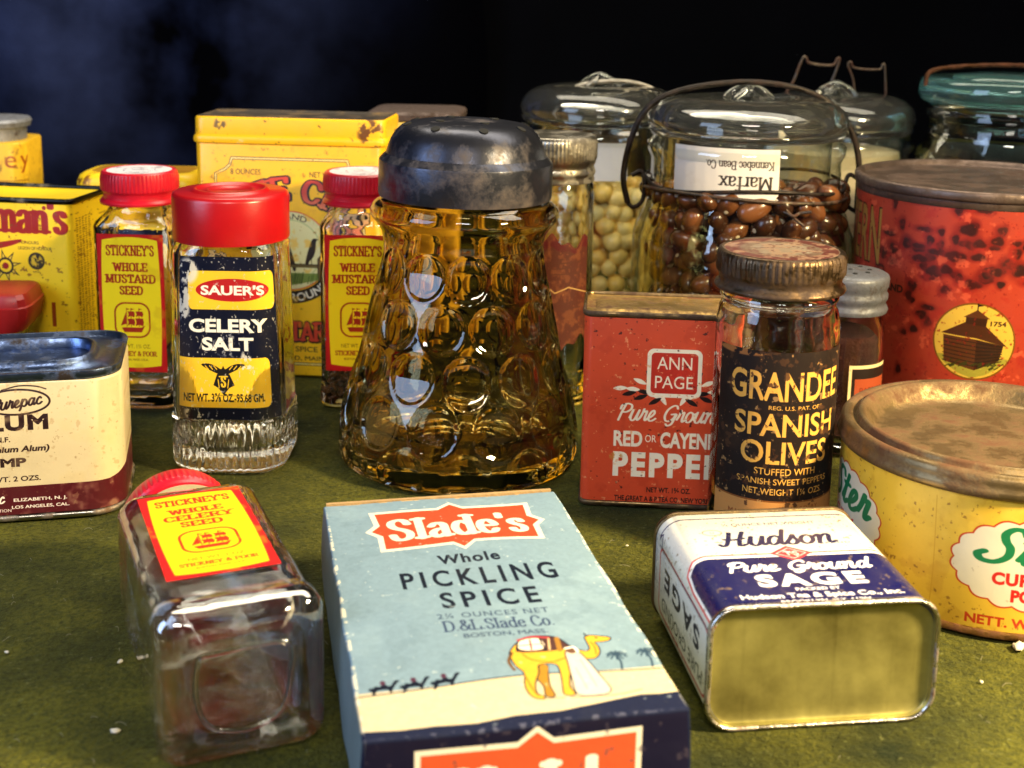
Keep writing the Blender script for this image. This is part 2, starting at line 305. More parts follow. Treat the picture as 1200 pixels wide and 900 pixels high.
class Canvas:
    """a printed sheet, millimetres, x right, y up"""
    def __init__(s, x0, x1, y0, y1, ppm, bg):
        s.x0, s.y0, s.p = x0, y0, ppm; s.W = int(round((x1-x0)*ppm)); s.H = int(round((y1-y0)*ppm)); s.x1, s.y1 = x1, y1
        s.a = np.empty((s.H, s.W, 3), np.float32); s.a[:] = np.array(bg)/255
    def px(s, P): P = np.asarray(P, float); return np.stack([(P[..., 0]-s.x0)*s.p, (P[..., 1]-s.y0)*s.p], -1)
    def put(s, i0, i1, j0, j1, cov, col):
        if callable(col): col = col(np.arange(j0, j1)/s.p+s.y0)[:, None, :]
        else: col = np.array(col, np.float32)
        s.a[j0:j1, i0:i1] += cov[..., None]*(col/255-s.a[j0:j1, i0:i1])
    def sdf(s, bx, fn, col):
        i0, i1 = max(0, int(bx[0])-2), min(s.W, int(bx[1])+3); j0, j1 = max(0, int(bx[2])-2), min(s.H, int(bx[3])+3)
        if i1 <= i0 or j1 <= j0: return
        X, Y = np.meshgrid(np.arange(i0, i1)+.5, np.arange(j0, j1)+.5)
        s.put(i0, i1, j0, j1, np.clip(.5-fn(X, Y), 0, 1).astype(np.float32), col)
    def rrect(s, cx, cy, w, h, r, col, ring=None):
        (c, d) = s.px((cx, cy)); w, h, r = w*s.p/2, h*s.p/2, r*s.p
        def f(X, Y):
            qx, qy = abs(X-c)-(w-r), abs(Y-d)-(h-r); v = np.hypot(np.maximum(qx, 0), np.maximum(qy, 0))+np.minimum(np.maximum(qx, qy), 0)-r
            return abs(v)-ring*s.p/2 if ring else v
        s.sdf((c-w-3, c+w+3, d-h-3, d+h+3), f, col)
    def rect(s, xa, xb, ya, yb, col): s.rrect((xa+xb)/2, (ya+yb)/2, xb-xa, yb-ya, 0, col)
    def ellipse(s, cx, cy, rx, ry, col, ring=None):
        c, d = s.px((cx, cy)); rx, ry = rx*s.p, ry*s.p; q = (ring or 0)*s.p
        def f(X, Y):
            k = np.hypot((X-c)/rx, (Y-d)/ry); g = np.hypot((X-c)/rx**2, (Y-d)/ry**2)+1e-6; v = k*(k-1)/g
            return abs(v)-q/2 if ring else v
        s.sdf((c-rx-q-3, c+rx+q+3, d-ry-q-3, d+ry+q+3), f, col)
    def edges(s, E, col):
        if not len(E): return
        E = E.copy(); E[:, [0, 2]] = (E[:, [0, 2]]-s.x0)*s.p; E[:, [1, 3]] = (E[:, [1, 3]]-s.y0)*s.p
        i0, i1 = max(0, int(E[:, [0, 2]].min())-1), min(s.W, int(E[:, [0, 2]].max())+2); j0, j1 = max(0, int(E[:, [1, 3]].min())-1), min(s.H, int(E[:, [1, 3]].max())+2)
        if i1 <= i0 or j1 <= j0: return
        cov = np.zeros((j1-j0, i1-i0), np.float32); lo, hi = np.minimum(E[:, 1], E[:, 3]), np.maximum(E[:, 1], E[:, 3]); n = i1-i0
        for j in range(j0, j1):
            for q in (1/6, .5, 5/6):
                y = j+q; m = (lo <= y) & (hi > y)
                if not m.any(): continue
                e = E[m]; xs = np.sort(e[:, 0]+(y-e[:, 1])*(e[:, 2]-e[:, 0])/(e[:, 3]-e[:, 1]))-i0
                row = cov[j-j0]
                for a, b in zip(xs[0::2], xs[1::2]):
                    a, b = max(a, 0), min(b, n)
                    if b <= a: continue
                    ia, ib = int(a), min(int(b), n-1)
                    if ia == ib: row[ia] += (b-a)/3
                    else: row[ia] += (ia+1-a)/3; row[ia+1:ib] += 1/3; row[ib] += (b-ib)/3
        s.put(i0, i1, j0, j1, np.clip(cov, 0, 1), col)
    def poly(s, P, col, smooth=0):
        P = np.array(P, float)
        if smooth: P = catmull(P, smooth, True)
        s.edges(np.concatenate([P, np.roll(P, -1, 0)], 1), col)
    def line(s, P, wd, col, smooth=0, closed=False, wy=None):
        P = np.array(P, float)
        if smooth: P = catmull(P, smooth, closed)
        if closed: P = np.concatenate([P, P[:1]])
        s.segs(np.concatenate([P[:-1], P[1:]], 1), wd, wy or wd, col)
    def segs(s, S, wx, wy, col):
        S = np.array(S, float); S[:, [0, 2]] = (S[:, [0, 2]]-s.x0)*s.p; S[:, [1, 3]] = (S[:, [1, 3]]-s.y0)*s.p; ax, ay = max(wx*s.p/2, .4), max(wy*s.p/2, .4)
        i0, i1 = max(0, int(S[:, [0, 2]].min()-ax)-1), min(s.W, int(S[:, [0, 2]].max()+ax)+2); j0, j1 = max(0, int(S[:, [1, 3]].min()-ay)-1), min(s.H, int(S[:, [1, 3]].max()+ay)+2)
        if i1 <= i0 or j1 <= j0: return
        D = np.full((j1-j0, i1-i0), 9e9)
        for xa, ya, xb, yb in S:
            a0, a1 = max(i0, int(min(xa, xb)-ax)-1), min(i1, int(max(xa, xb)+ax)+2); b0, b1 = max(j0, int(min(ya, yb)-ay)-1), min(j1, int(max(ya, yb)+ay)+2)
            if a1 <= a0 or b1 <= b0: continue
            X = (np.arange(a0, a1)+.5)[None]/ax; Y = (np.arange(b0, b1)+.5)[:, None]/ay; dx, dy = (xb-xa)/ax, (yb-ya)/ay
            t = np.clip(((X-xa/ax)*dx+(Y-ya/ay)*dy)/(dx*dx+dy*dy+1e-9), 0, 1); d = np.hypot(X-xa/ax-t*dx, Y-ya/ay-t*dy)
            v = D[b0-j0:b1-j0, a0-i0:a1-i0]; np.minimum(v, d, out=v)
        s.put(i0, i1, j0, j1, np.clip((1-D)*min(ax, ay)+.5, 0, 1).astype(np.float32), col)
    def place(s, E, x, y, sx, sy, shear=0, rot=0, arc=None):
        P = E.reshape(-1, 2).copy(); P[:, 0] = P[:, 0]*sx+P[:, 1]*shear*sy; P[:, 1] *= sy
        if arc:
            cx, cy, Rr = arc; Rb = abs(Rr); th = (P[:, 0]+x)/Rb
            P = np.stack([cx+(Rb+P[:, 1])*np.sin(th), cy+(Rb+P[:, 1])*np.cos(th)], 1) if Rr > 0 else np.stack([cx+(Rb-P[:, 1])*np.sin(th), cy-(Rb-P[:, 1])*np.cos(th)], 1)
        else:
            c, n = math.cos(R(rot)), math.sin(R(rot)); P = np.stack([x+P[:, 0]*c-P[:, 1]*n, y+P[:, 0]*n+P[:, 1]*c], 1)
        return P.reshape(-1, 4)
    def sans(s, t, x, y, h, col, w=None, al='c', bold=.012, sp=1.0, xs=.95, shear=0, rot=0, arc=None):
        """cap height h; w = wanted width"""
        E = inter_edges(t, bold, sp)
        if not len(E): return
        a, b = E[:, [0, 2]].min(), E[:, [0, 2]].max(); sx = w/(b-a) if w else h*xs
        off = {'l': a, 'c': (a+b)/2, 'r': b}[al]; E = E.copy(); E[:, [0, 2]] -= off
        s.edges(s.place(E, x, y, sx, h, shear, rot, arc), col)
    def pen(s, t, x, y, h, col, w=None, al='c', font=SERIF, wx=.16, wy=.07, serif=.1, sp=.06, xs=1, shear=0, rot=0, arc=None, grow=0):
        """skeleton lettering drawn with a broad pen; wx / wy pen size and serif length as a share of h"""
        X = 0; out = []; bars = []
        for ch in t:
            gw, st = font.get(ch, font[' '])
            for kind, P in st:
                Q = catmull(P, 6, kind == 'o') if kind in 'co' else np.array(P)
                if kind == 'o': Q = np.concatenate([Q, Q[:1]])
                Q = Q+np.array([X, 0]); out.append(np.concatenate([Q[:-1], Q[1:]], 1))
                if serif and kind == 'l':
                    for p in (P[0], P[-1]):
                        if abs(p[1]-1) < .01 or abs(p[1]) < .03 or abs(p[1]-.66) < .01:
                            l, r_ = (serif+wx/2/xs, serif+wx/2/xs)
                            if abs(p[1]-.66) < .01 and font is SERIF and ch in 'nmri': r_ = 0
                            yy = p[1]+(-wy/2 if p[1] > .5 else wy/2)*.6
                            bars.append((X+p[0]-l, yy, X+p[0]+r_, yy))
            X += gw+sp
        if not out: return
        E = np.concatenate(out); a, b = E[:, [0, 2]].min()-wx/2, E[:, [0, 2]].max()+wx/2; sx = w/(b-a) if w else h*xs
        off = {'l': a, 'c': (a+b)/2, 'r': b}[al]
        E[:, [0, 2]] -= off; s.segs(s.place(E, x, y, sx, h, shear, rot, arc), wx*h*(sx/h)**.5+grow, wy*h+grow, col)
        if bars:
            Bz = np.array(bars); Bz[:, [0, 2]] -= off; s.segs(s.place(Bz, x, y, sx, h, shear, rot, arc), wy*h+grow, wy*h+grow, col)
    def noise(s, cell, seed=0):
        g = np.random.default_rng(seed); out = np.zeros((s.H, s.W)); amp = 1; tot = 0
        for o in range(4):
            c = cell*s.p/2**o; h, w_ = int(s.H/c)+3, int(s.W/c)+3; n = g.random((h, w_)); yy = np.arange(s.H)/c; xx = np.arange(s.W)/c
            i, j = yy.astype(int), xx.astype(int); fy, fx = (yy-i)[:, None], (xx-j)[None]; fy, fx = fy*fy*(3-2*fy), fx*fx*(3-2*fx)
            v = (n[i][:, j]*(1-fy)+n[i+1][:, j]*fy)*(1-fx)+(n[i][:, j+1]*(1-fy)+n[i+1][:, j+1]*fy)*fx; out += amp*v; tot += amp; amp *= .6
        return out/tot
    def worn(s, cell, thr, col, seed=0, soft=.02, amount=1.0, box=None):
        m = np.clip((s.noise(cell, seed)-thr)/soft, 0, 1)*amount
        if box is not None:
            X = (np.arange(s.W)/s.p+s.x0)[None]; Y = (np.arange(s.H)/s.p+s.y0)[:, None]; d = ((X-box[0])/box[2])**2+((Y-box[1])/box[3])**2; m = m*np.clip((1-d)*2, 0, 1)
        s.a += m[..., None].astype(np.float32)*(np.array(col, np.float32)/255-s.a)
    def blot(s, x, y, rx, ry, col, amount=.9, soft=.5):
        (c, d) = s.px((x, y)); rx, ry = rx*s.p, ry*s.p; i0, i1 = max(0, int(c-rx*1.6)), min(s.W, int(c+rx*1.6)+1); j0, j1 = max(0, int(d-ry*1.6)), min(s.H, int(d+ry*1.6)+1)
        if i1 <= i0 or j1 <= j0: return
        X, Y = np.meshgrid(np.arange(i0, i1)+.5-c, np.arange(j0, j1)+.5-d); q = np.hypot(X/rx, Y/ry)+.12*np.sin(3*np.arctan2(Y, X)+x)
        m = amount*np.clip((1+soft/2-q)/soft, 0, 1); m = m*m*(3-2*m) if amount == 1 else m; s.put(i0, i1, j0, j1, m.astype(np.float32), col)
    def image(s, name):
        im = bpy.data.images.new(name, s.W, s.H); b = np.ones((s.H, s.W, 4), np.float32); b[..., :3] = np.clip(s.a, 0, 1); im.pixels.foreach_set(b.ravel()); im.update(); im.pack()
        return im
    def mat(s, name, rough=.45, spec=.4, unit=False, dirt=.25, dirtcol=(70, 45, 20), bump=.06, metal=0, scale=40, coat=0, back=None):
        """printed material; UV in metres unless unit"""
        k = NT(name); tx = k.add('ShaderNodeTexImage', extension='EXTEND', interpolation='Cubic'); tx.image = s.image(name)
        tc = k.add('ShaderNodeTexCoord'); mp = k.add('ShaderNodeMapping', vector_type='TEXTURE')
        if not unit:
            mp.inputs['Location'].default_value = (s.x0/1000, s.y0/1000, 0); mp.inputs['Scale'].default_value = ((s.x1-s.x0)/1000, (s.y1-s.y0)/1000, 1)
        k.link(tc.outputs['UV'], mp.inputs[0]); k.link(mp.outputs[0], tx.inputs[0])
        f = k.math('MULTIPLY', k.noise(scale, 7, .65, .54, .80), dirt)
        c = k.mix(f, tx.outputs[0], C4(dirtcol))
        sp = k.math('MULTIPLY', k.noise(scale*14, 3, .6, .70, .74), min(.8, dirt*1.6))
        c = k.mix(sp, c, C4(dirtcol))
        if back: c = k.mix(k.add('ShaderNodeNewGeometry').outputs['Backfacing'], c, C4(back))
        k.link(c, k.b.inputs['Base Color'])
        k.set(Specular_IOR_Level=spec, Metallic=metal, Coat_Weight=coat, Coat_Roughness=.15)
        k.link(k.math('ADD', k.math('MULTIPLY', k.noise(scale*2, 5, .6, .3, .7), .22), rough-.1), k.b.inputs['Roughness'])
        if bump: k.bump(k.noise(scale*2.2, 5, .6, .3, .7), bump, .0012)
        return k.m

# ------------------------------------------------------------------ shared materials
M = {}
M['clear'] = glass('clear_glass', (.99, .995, .982))
M['clear_wavy'] = glass('wavy_clear_glass', (.992, .996, .985), wob=.5, scale=60)
M['yellowed'] = glass('yellowed_glass', (.975, .965, .89), wob=.3)
M['amber'] = glass('amber_glass', (.74, .62, .31), wob=.05, scale=30)
M['brightened_lid'] = glass('brightened_lid_glass', (.93, .94, .90), wob=.35, scale=50, light_share=.014)  # brightness of inner reflections put in as a pale diffuse share
M['base'] = glass('brightened_base_glass', (.95, .97, .97), wob=.5, scale=60, light_share=.015)  # made paler by a diffuse share in place of light in the glass
M['mixed'] = thin_glass('pressed_jar_glass', (.985, .99, .985), .45, 60, .30, .26)
M['thin'] = thin_glass('thin_jar_glass')
M['teal'] = glass('teal_glass', (.46, .93, .92), wob=.3, light_share=.045)  # lid brightened through a diffuse share of its colour
M['wire'] = metal('rusty_wire', (95, 85, 75), (70, 40, 24), .62, .4, 160)
M['dark_wire'] = metal('dark_wire', (52, 48, 46), (46, 28, 18), .5, .4, 160)
M['tin'] = metal('tinned_steel', (165, 160, 150), (96, 66, 36), .35, .28, 70)
M['tarnish'] = metal('tarnished_steel', (120, 100, 70), (60, 38, 20), .55, .33, 70)
M['pewter'] = metal('pewter', (62, 64, 76), (84, 74, 72), .42, .30, 30, .8, .2)
M['zinc'] = metal('zinc', (165, 158, 145), (90, 84, 76), .4, .32, 90)
M['greyenamel'] = metal('grey_painted_tin', (150, 152, 160), (70, 60, 55), .3, .45, 120, .3)
M['bronze'] = metal('bronzed_lid', (92, 74, 56), (54, 36, 26), .5, .36, 110)

# ================================================================== SETTING
k = NT('green_felt')
base = k.mix(k.math('MULTIPLY', k.math('ADD', k.noise(8, 3, .5, .40, .62), k.noise(26, 5, .6, .38, .64)), .5), C4((16, 25, 14)), C4((106, 103, 32)))
base = k.mix(k.noise(600, 4, .7, .42, .74), base, C4((28, 32, 14)))
base = k.mix(k.noise(430, 5, .7, .60, .74), base, C4((110, 112, 66)))
k.link(base, k.b.inputs['Base Color']); k.set(Roughness=.95, Specular_IOR_Level=.1, Sheen_Weight=.15, Sheen_Roughness=.5)
k.b.inputs['Sheen Tint'].default_value = C4((150, 160, 110))
k.bump(k.math('ADD', k.noise(700, 4, .7, .3, .7), k.noise(220, 3, .6, .3, .7)), .9, .0012)
nx, ny = 60, 60
V = [(-1+2*i/nx, .05+1.15*j/ny, .0006*math.sin(i*1.7+j*.9)*math.sin(j*.8-i*.35)-.0006) for j in range(ny+1) for i in range(nx+1)]
F = [(j*(nx+1)+i, j*(nx+1)+i+1, (j+1)*(nx+1)+i+1, (j+1)*(nx+1)+i) for j in range(ny) for i in range(nx)]
tb = link_mesh('table_surface', V, F, k.m); tb['kind'] = 'structure'

k = NT('black_panel')
k.link(k.mix(k.noise(5, 4, .6, .4, .7), C4((3, 3, 5)), C4((6, 6, 10))), k.b.inputs['Base Color']); k.set(Roughness=.9, Specular_IOR_Level=.05)
bw = link_mesh('background_panel', [(-1.2, 1.2, -.1), (1.2, 1.2, -.1), (1.2, 1.2, 1.2), (-1.2, 1.2, 1.2), (-1.2, 1.23, -.1), (1.2, 1.23, -.1), (1.2, 1.23, 1.2), (-1.2, 1.23, 1.2)],
    [(0, 1, 2, 3), (5, 4, 7, 6), (4, 0, 3, 7), (1, 5, 6, 2), (3, 2, 6, 7), (4, 5, 1, 0)], k.m, None, None, 30); bw['kind'] = 'structure'

# added sheet behind the tins; faint blue reflections painted into its colour
k = NT('painted_blue_reflection'); vd = k.add('ShaderNodeVectorMath', operation='DISTANCE'); vd.inputs[1].default_value = (-.38, 1.1, .26); k.link(k.add('ShaderNodeTexCoord').outputs['Object'], vd.inputs[0])
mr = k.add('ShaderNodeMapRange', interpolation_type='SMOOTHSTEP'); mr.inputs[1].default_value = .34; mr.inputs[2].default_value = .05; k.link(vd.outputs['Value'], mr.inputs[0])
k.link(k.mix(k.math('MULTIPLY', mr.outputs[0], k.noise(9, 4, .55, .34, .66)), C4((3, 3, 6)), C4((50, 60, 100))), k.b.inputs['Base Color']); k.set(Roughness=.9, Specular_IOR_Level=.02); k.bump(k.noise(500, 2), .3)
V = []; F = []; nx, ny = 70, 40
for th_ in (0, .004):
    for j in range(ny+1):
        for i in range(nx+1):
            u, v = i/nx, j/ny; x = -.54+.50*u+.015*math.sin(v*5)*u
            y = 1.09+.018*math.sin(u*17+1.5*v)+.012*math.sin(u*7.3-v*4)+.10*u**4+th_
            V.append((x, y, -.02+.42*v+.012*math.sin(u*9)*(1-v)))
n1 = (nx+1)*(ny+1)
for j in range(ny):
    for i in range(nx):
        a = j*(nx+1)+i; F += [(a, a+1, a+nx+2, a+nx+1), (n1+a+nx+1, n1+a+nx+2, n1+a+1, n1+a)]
cl = link_mesh('reflection_sheet', V, F, k.m, None, None, 0); cl['label'] = 'added dark sheet with painted blue reflections behind the yellow tins'; cl['category'] = 'cloth'

# ================================================================== jar builders
def closed_jar(name, outer, inner, mat, parent, **kw):
    """outer sections bottom to top, inner ones top to bottom; one watertight glass body"""
    return loft(name, outer+inner, mat, parent, **kw)

def lathe_jar(name, outer, inner, mat, parent, **kw): return lathe(name, outer+inner, mat, parent, sharp=50, **kw)

YEL = (232, 186, 18); RED = (196, 26, 26)
def stickney_canvas(title, net, YEL=YEL):
    c = Canvas(-15, 15, 0, 63, 14, RED)
    def side(t): return 12.4+.9*math.sin(math.pi*t)**.8
    P = [(-side(t), 3.2+57*t) for t in np.linspace(0, 1, 20)]+[(side(t), 3.2+57*t) for t in np.linspace(1, 0, 20)]
    P = [(x, y+(1.6*(1-(x/13)**2) if y > 55 else -1.2*(1-(x/13)**2) if y < 6 else 0)) for x, y in P]
    top = [(x, 60.2+1.6*(1-(x/13)**2)) for x in np.linspace(-12.3, 12.3, 12)]; bot = [(x, 3.2-1.3*(1-(x/13)**2)) for x in np.linspace(12.3, -12.3, 12)]
    lft = [(-side(t), 3.2+57*t) for t in np.linspace(0, 1, 20)]; rgt = [(side(t), 3.2+57*t) for t in np.linspace(1, 0, 20)]
    c.poly(lft+top+rgt+bot, YEL)
    D = (170, 44, 20)
    c.pen("STICKNEY'S", 0, 53.5, 4.4, D, w=21.5, wx=.2, wy=.13, serif=.09, sp=.1)
    y = 46.4
    for t, wd in title: c.pen(t, 0, y, 3.6, D, w=wd, wx=.25, wy=.15, serif=.1, sp=.14); y -= 5.3
    c.rrect(0, 24, 15.6, 15.6, 4.6, D, ring=.75); 
    # sailing ship
    def q(x, y): return (x*.95, 24+y)
    c.poly([q(-5.2, -3.6), q(-4, -5.6), q(4.2, -5.6), q(6, -2.4), q(4.2, -3.4), q(-3.6, -3.4)], D)
    for x0, x1, y0, y1 in ((-2.4, .8, -2.6, .6), (1.4, 5, -2.8, .8), (-2.2, .8, 1.2, 4), (1.6, 4.8, 1.4, 4)): c.poly([q(x0, y0), q(x0+.5, (y0+y1)/2), q(x0, y1), q(x1, y1), q(x1+.5, (y0+y1)/2), q(x1, y0), q((x0+x1)/2, y0+.7)], D)
    c.poly([q(-5.6, -2.6), q(-3, 3.6), q(-2.9, -1.8)], D)
    for x in (-2.7, -.6, 3.2): c.line([q(x, -3), q(x, 5.4)], .3, D); c.poly([q(x, 5.4), q(x+1.7, 5.0), q(x, 4.6)], D)
    c.sans(net, 0, 11, 1.9, (150, 90, 20), w=15.5, bold=0); c.pen('STICKNEY & POOR', 0, 7.4, 2.1, D, w=21, wx=.22, wy=.1, sp=.1); c.sans('BOSTON, MASS. U.S.A.', 0, 5.2, 1.0, (150, 70, 20), w=13, bold=.01)
    c.worn(9, .66, (225, 180, 20), 3, .1, .4)
    return c
M['mustard_label'] = stickney_canvas([('WHOLE', 15.6), ('MUSTARD', 22.4), ('SEED', 10.6)], 'NET WT. 1¾ OZ.', (255, 222, 26)).mat('mustard_label', .65, .15, True, .06, back=(190, 176, 130))
M['celery_label'] = stickney_canvas([('WHOLE', 15.6), ('CELERY', 20), ('SEED', 12)], 'NET WT. 1 OZ.').mat('celery_label', .65, .12, True, .06, back=(150, 138, 104))

# red screw cap with white printed top
k = NT('red_screw_cap'); k.link(k.mix(k.noise(60, 5, .6, .45, .75), C4((196, 20, 42)), C4((150, 10, 26))), k.b.inputs['Base Color']); k.set(Roughness=.32); M['redcap'] = k.m
cv = Canvas(-18, 18, -18, 18, 10, (226, 222, 226)); cv.ellipse(0, 0, 17.2, 17.2, (198, 24, 46), ring=1.5)
for i in range(9):
    a = i*.7; cv.line([(8*math.cos(a), 8*math.sin(a)), (8*math.cos(a+.35), 8*math.sin(a+.35))], .7, (90, 96, 130))
cv.line([(-4, 1), (4, 1)], .8, (90, 96, 130)); cv.line([(-3, -1.5), (3, -1.5)], .8, (90, 96, 130)); cv.worn(5, .62, (150, 140, 150), 5, .05, .6)
M['captop'] = cv.mat('printed_cap_top', .4, .4, True, .3)

def disc(name, r, z, mat, parent, N=64, rings=1, dome=0):
    V = [(0, 0, z+dome)]; UV = [(.5, .5)]
    for j in range(1, rings+1):
        for i in range(N):
            a = 2*math.pi*i/N; q = r*j/rings; V.append((q*math.cos(a), q*math.sin(a), z+dome*(1-(j/rings)**2))); UV.append((.5+.5*j/rings*math.cos(a), .5+.5*j/rings*math.sin(a)))
    F = [(0, 1+i, 1+(i+1) % N) for i in range(N)]
    for j in range(rings-1):
        for i in range(N): a = 1+j*N; F.append((a+i, a+N+i, a+N+(i+1) % N, a+(i+1) % N))
    return link_mesh(name, V, F, mat, parent, np.array(UV), 0)

def stickney_jar(root, label_mat):
    hw, hd, cr, t = .0187, .018, .0052, .0022
    outer = [(.0012, hw-.007, hd-.007, .004), (.0003, hw-.0055, hd-.0055, .005), (.0004, hw-.003, hd-.003, .006), (.0018, hw-.0007, hd-.0007, .0055), (.004, hw, hd, cr), (.010, hw, hd, cr), (.012, hw-.0005, hd-.0005, cr), (.014, hw-.0005, hd-.0005, cr),
             (.0862, hw-.0005, hd-.0005, cr), (.0880, hw-.0003, hd-.0003, cr+.0006), (.0900, hw-.0008, hd-.0006, cr+.002), (.0922, hw-.0026, hd-.0022, .009), (.0944, .0150, .0148, .0130), (.0960, .0142, .0142, .0142), (.0985, .0140, .0140, .0140), (.0990, .0150, .015, .015), (.1005, .0150, .015, .015), (.101, .0142, .0142, .0142), (.109, .0140, .014, .014)]
    inner = [(.1092, .0124, .0124, .0124), (.097, .0124, .0124, .0124), (.0935, .0132, .0130, .0115), (.0905, hw-t-.003, hd-t-.003, .007), (.0875, hw-t-.0006, hd-t-.0006, .004), (.012, hw-t-.0004, hd-t-.0004, .004), (.0075, hw-t-.002, hd-t-.002, .005), (.0058, hw-t-.006, hd-t-.006, .005)]
    closed_jar('glass_body', outer, inner, M['clear_wavy'], root, ref=(0, hw, hd, cr), k=7, s=6, sharp=60)
    wrap_label('paper_label', hw-.0005, hd-.0005, cr, .0312, .0195, .0852, label_mat, root)
    cap = lathe('screw_cap', [(.0165, .0975), (.0182, .0978), (.0184, .0988), (.0178, .0998), (.0168, .1004), (.0166, .1022), (.0170, .1034), (.0177, .1040), (.0178, .1046, .012), (.0178, .1096, .012), (.0174, .1122), (.0165, .1130), (.0162, .1128)], M['redcap'], root, N=240, knurl=60)
    disc('cap_top', .0163, .11285, M['captop'], cap)

def copy_tree(o, parent=None):
    c = o.copy(); COL.objects.link(c)
    if parent: c.parent = parent
    for ch in list(o.children): copy_tree(ch, c)
    return c

# ================================================================== STICKNEY JARS
jg = 'square seed jars with red screw caps'
jr = thing('mustard_seed_jar', 'square mustard seed jar with white topped red cap, just beside the celery salt', 'jar', (-.1755, .597, 0), -.04, jg)
stickney_jar(jr, M['mustard_label'])
j2 = copy_tree(jr); j2['label'] = 'upright square glass jar of mustard seed half hidden behind the amber shaker'; j2.location = (-.0722, .604, 0); j2.rotation_euler = (0, 0, .02)
# dark seed inside the second one
def pebbles(name, pts, rad, mat, jit=.25, squash=1.0):
    bm = bmesh.new(); bmesh.ops.create_icosphere(bm, subdivisions=1, radius=1); bv = np.array([v.co[:] for v in bm.verts]); bf = [[v.index for v in f.verts] for f in bm.faces]; bm.free()
    V = []; F = []
    for i, p in enumerate(pts):
        r = rad*(1+jit*(random.random()-.5)); V.append(bv*r*np.array([1, 1, squash])+np.array(p)); F += [[a+i*len(bv) for a in f] for f in bf]
    return link_mesh(name, np.concatenate(V), F, mat, None, None, 0)
k = NT('brown_seed'); oi = k.noise(420, 2, .5, .4, .6); k.link(k.mix(oi, C4((46, 24, 12)), C4((120, 74, 30))), k.b.inputs['Base Color']); k.set(Roughness=.35); M['seed'] = k.m
pts = []
for n in range(2300):
    z = .0075+random.random()*.032; f = random.random()
    a = random.random()*2*math.pi; q = ray_rr(np.array([a]), .0155, .0148, .004)[0]*(1 if f < .8 else random.random()**.5)
    pts.append((q[0]-.0722, q[1]+.604, z))
sd = pebbles('mustard_seeds', pts, .00105, M['seed']); sd['kind'] = 'stuff'; sd['label'] = 'dark brown mustard seeds at the bottom of a glass jar'; sd['category'] = 'seeds'

cm = Matrix.Translation((-.0672, .3037, .0214)) @ Matrix.Rotation(.409, 4, 'Z') @ Matrix.Rotation(R(-90), 4, 'X') @ Matrix.Diagonal((1.18, 1.18, 1.0, 1))
cj = thing('celery_seed_jar', 'empty glass celery seed jar lying on its back, label up, in front', 'jar', group=jg, mat4=cm)
def celery_jar(root):
    hw, hd, cr, t = .0187, .018, .0045, .0022
    B = .0840
    outer = [(.0022, hw-.0085, hd-.0075, .005), (.0022, hw-.0075, hd-.0065, .0055), (.0004, hw-.0062, hd-.0052, .006), (.0002, hw-.003, hd-.003, .006), (.0016, hw-.0008, hd-.0008, .0055), (.0042, hw, hd, cr), (.0105, hw, hd, cr), (.0125, hw-.0006, hd-.0006, cr), (.0145, hw-.0006, hd-.0006, cr),
             (B-.003, hw-.0006, hd-.0006, cr), (B, hw-.0004, hd-.0004, cr+.0006), (B+.003, hw-.0009, hd-.0007, cr+.002), (B+.0062, hw-.0028, hd-.0024, .009), (B+.009, .0152, .0150, .0130), (B+.012, .0132, .0132, .0132), (B+.024, .0130, .013, .013)]
    inner = [(B+.0242, .0114, .0114, .0114), (B+.010, .0116, .0116, .0116), (B+.0065, .0132, .0130, .0115), (B+.002, hw-t-.003, hd-t-.003, .007), (B-.004, hw-t-.0006, hd-t-.0006, .004), (.014, hw-t-.0004, hd-t-.0004, .004), (.0080, hw-t-.002, hd-t-.002, .005), (.0062, hw-t-.006, hd-t-.006, .005)]
    closed_jar('glass_body', outer, inner, M['mixed'], root, ref=(0, hw, hd, cr), k=7, s=6, sharp=60)
    wrap_label('paper_label', hw-.0006, hd-.0006, cr, .0264, .0235, .0835, M['celery_label'], root)
    cap = lathe('screw_cap', [(0.0149, B+.0125), (0.0162, B+.0128), (0.0166, B+.0138), (0.0160, B+.0148), (0.0151, B+.0154), (0.0149, B+.0172), (0.0153, B+.0184), (0.0159, B+.0190), (0.0160, B+.0196, .012), (0.0160, B+.0246, .012), (0.0157, B+.0272), (0.0149, B+.0280), (0.0146, B+.0278)], M['redcap'], root, N=240, knurl=60)
    disc('cap_top', .0147, B+.02785, M['captop'], cap)
    lathe('cap_liner', [(.0161, B+.01105), (.0161, B+.0107), (.0134, B+.0107), (.0134, B+.0110), (.0147, B+.0112), (.0147, B+.0250), (.0005, B+.0250)], plain('pale_liner', (176, 164, 132), .7, 0, .3, 90, .2), cap, cap0=False)
    # moulded mark on the base
    tube('moulded_arch', [(-.0095, -.008, .0012), (-.0105, .0, .0012), (-.008, .0085, .0012), (0, .0112, .0012), (.008, .0085, .0012), (.0105, 0, .0012), (.0095, -.008, .0012), (-.0095, -.008, .0012)], .0006, M['clear'], root, smooth=4)
celery_jar(cj)

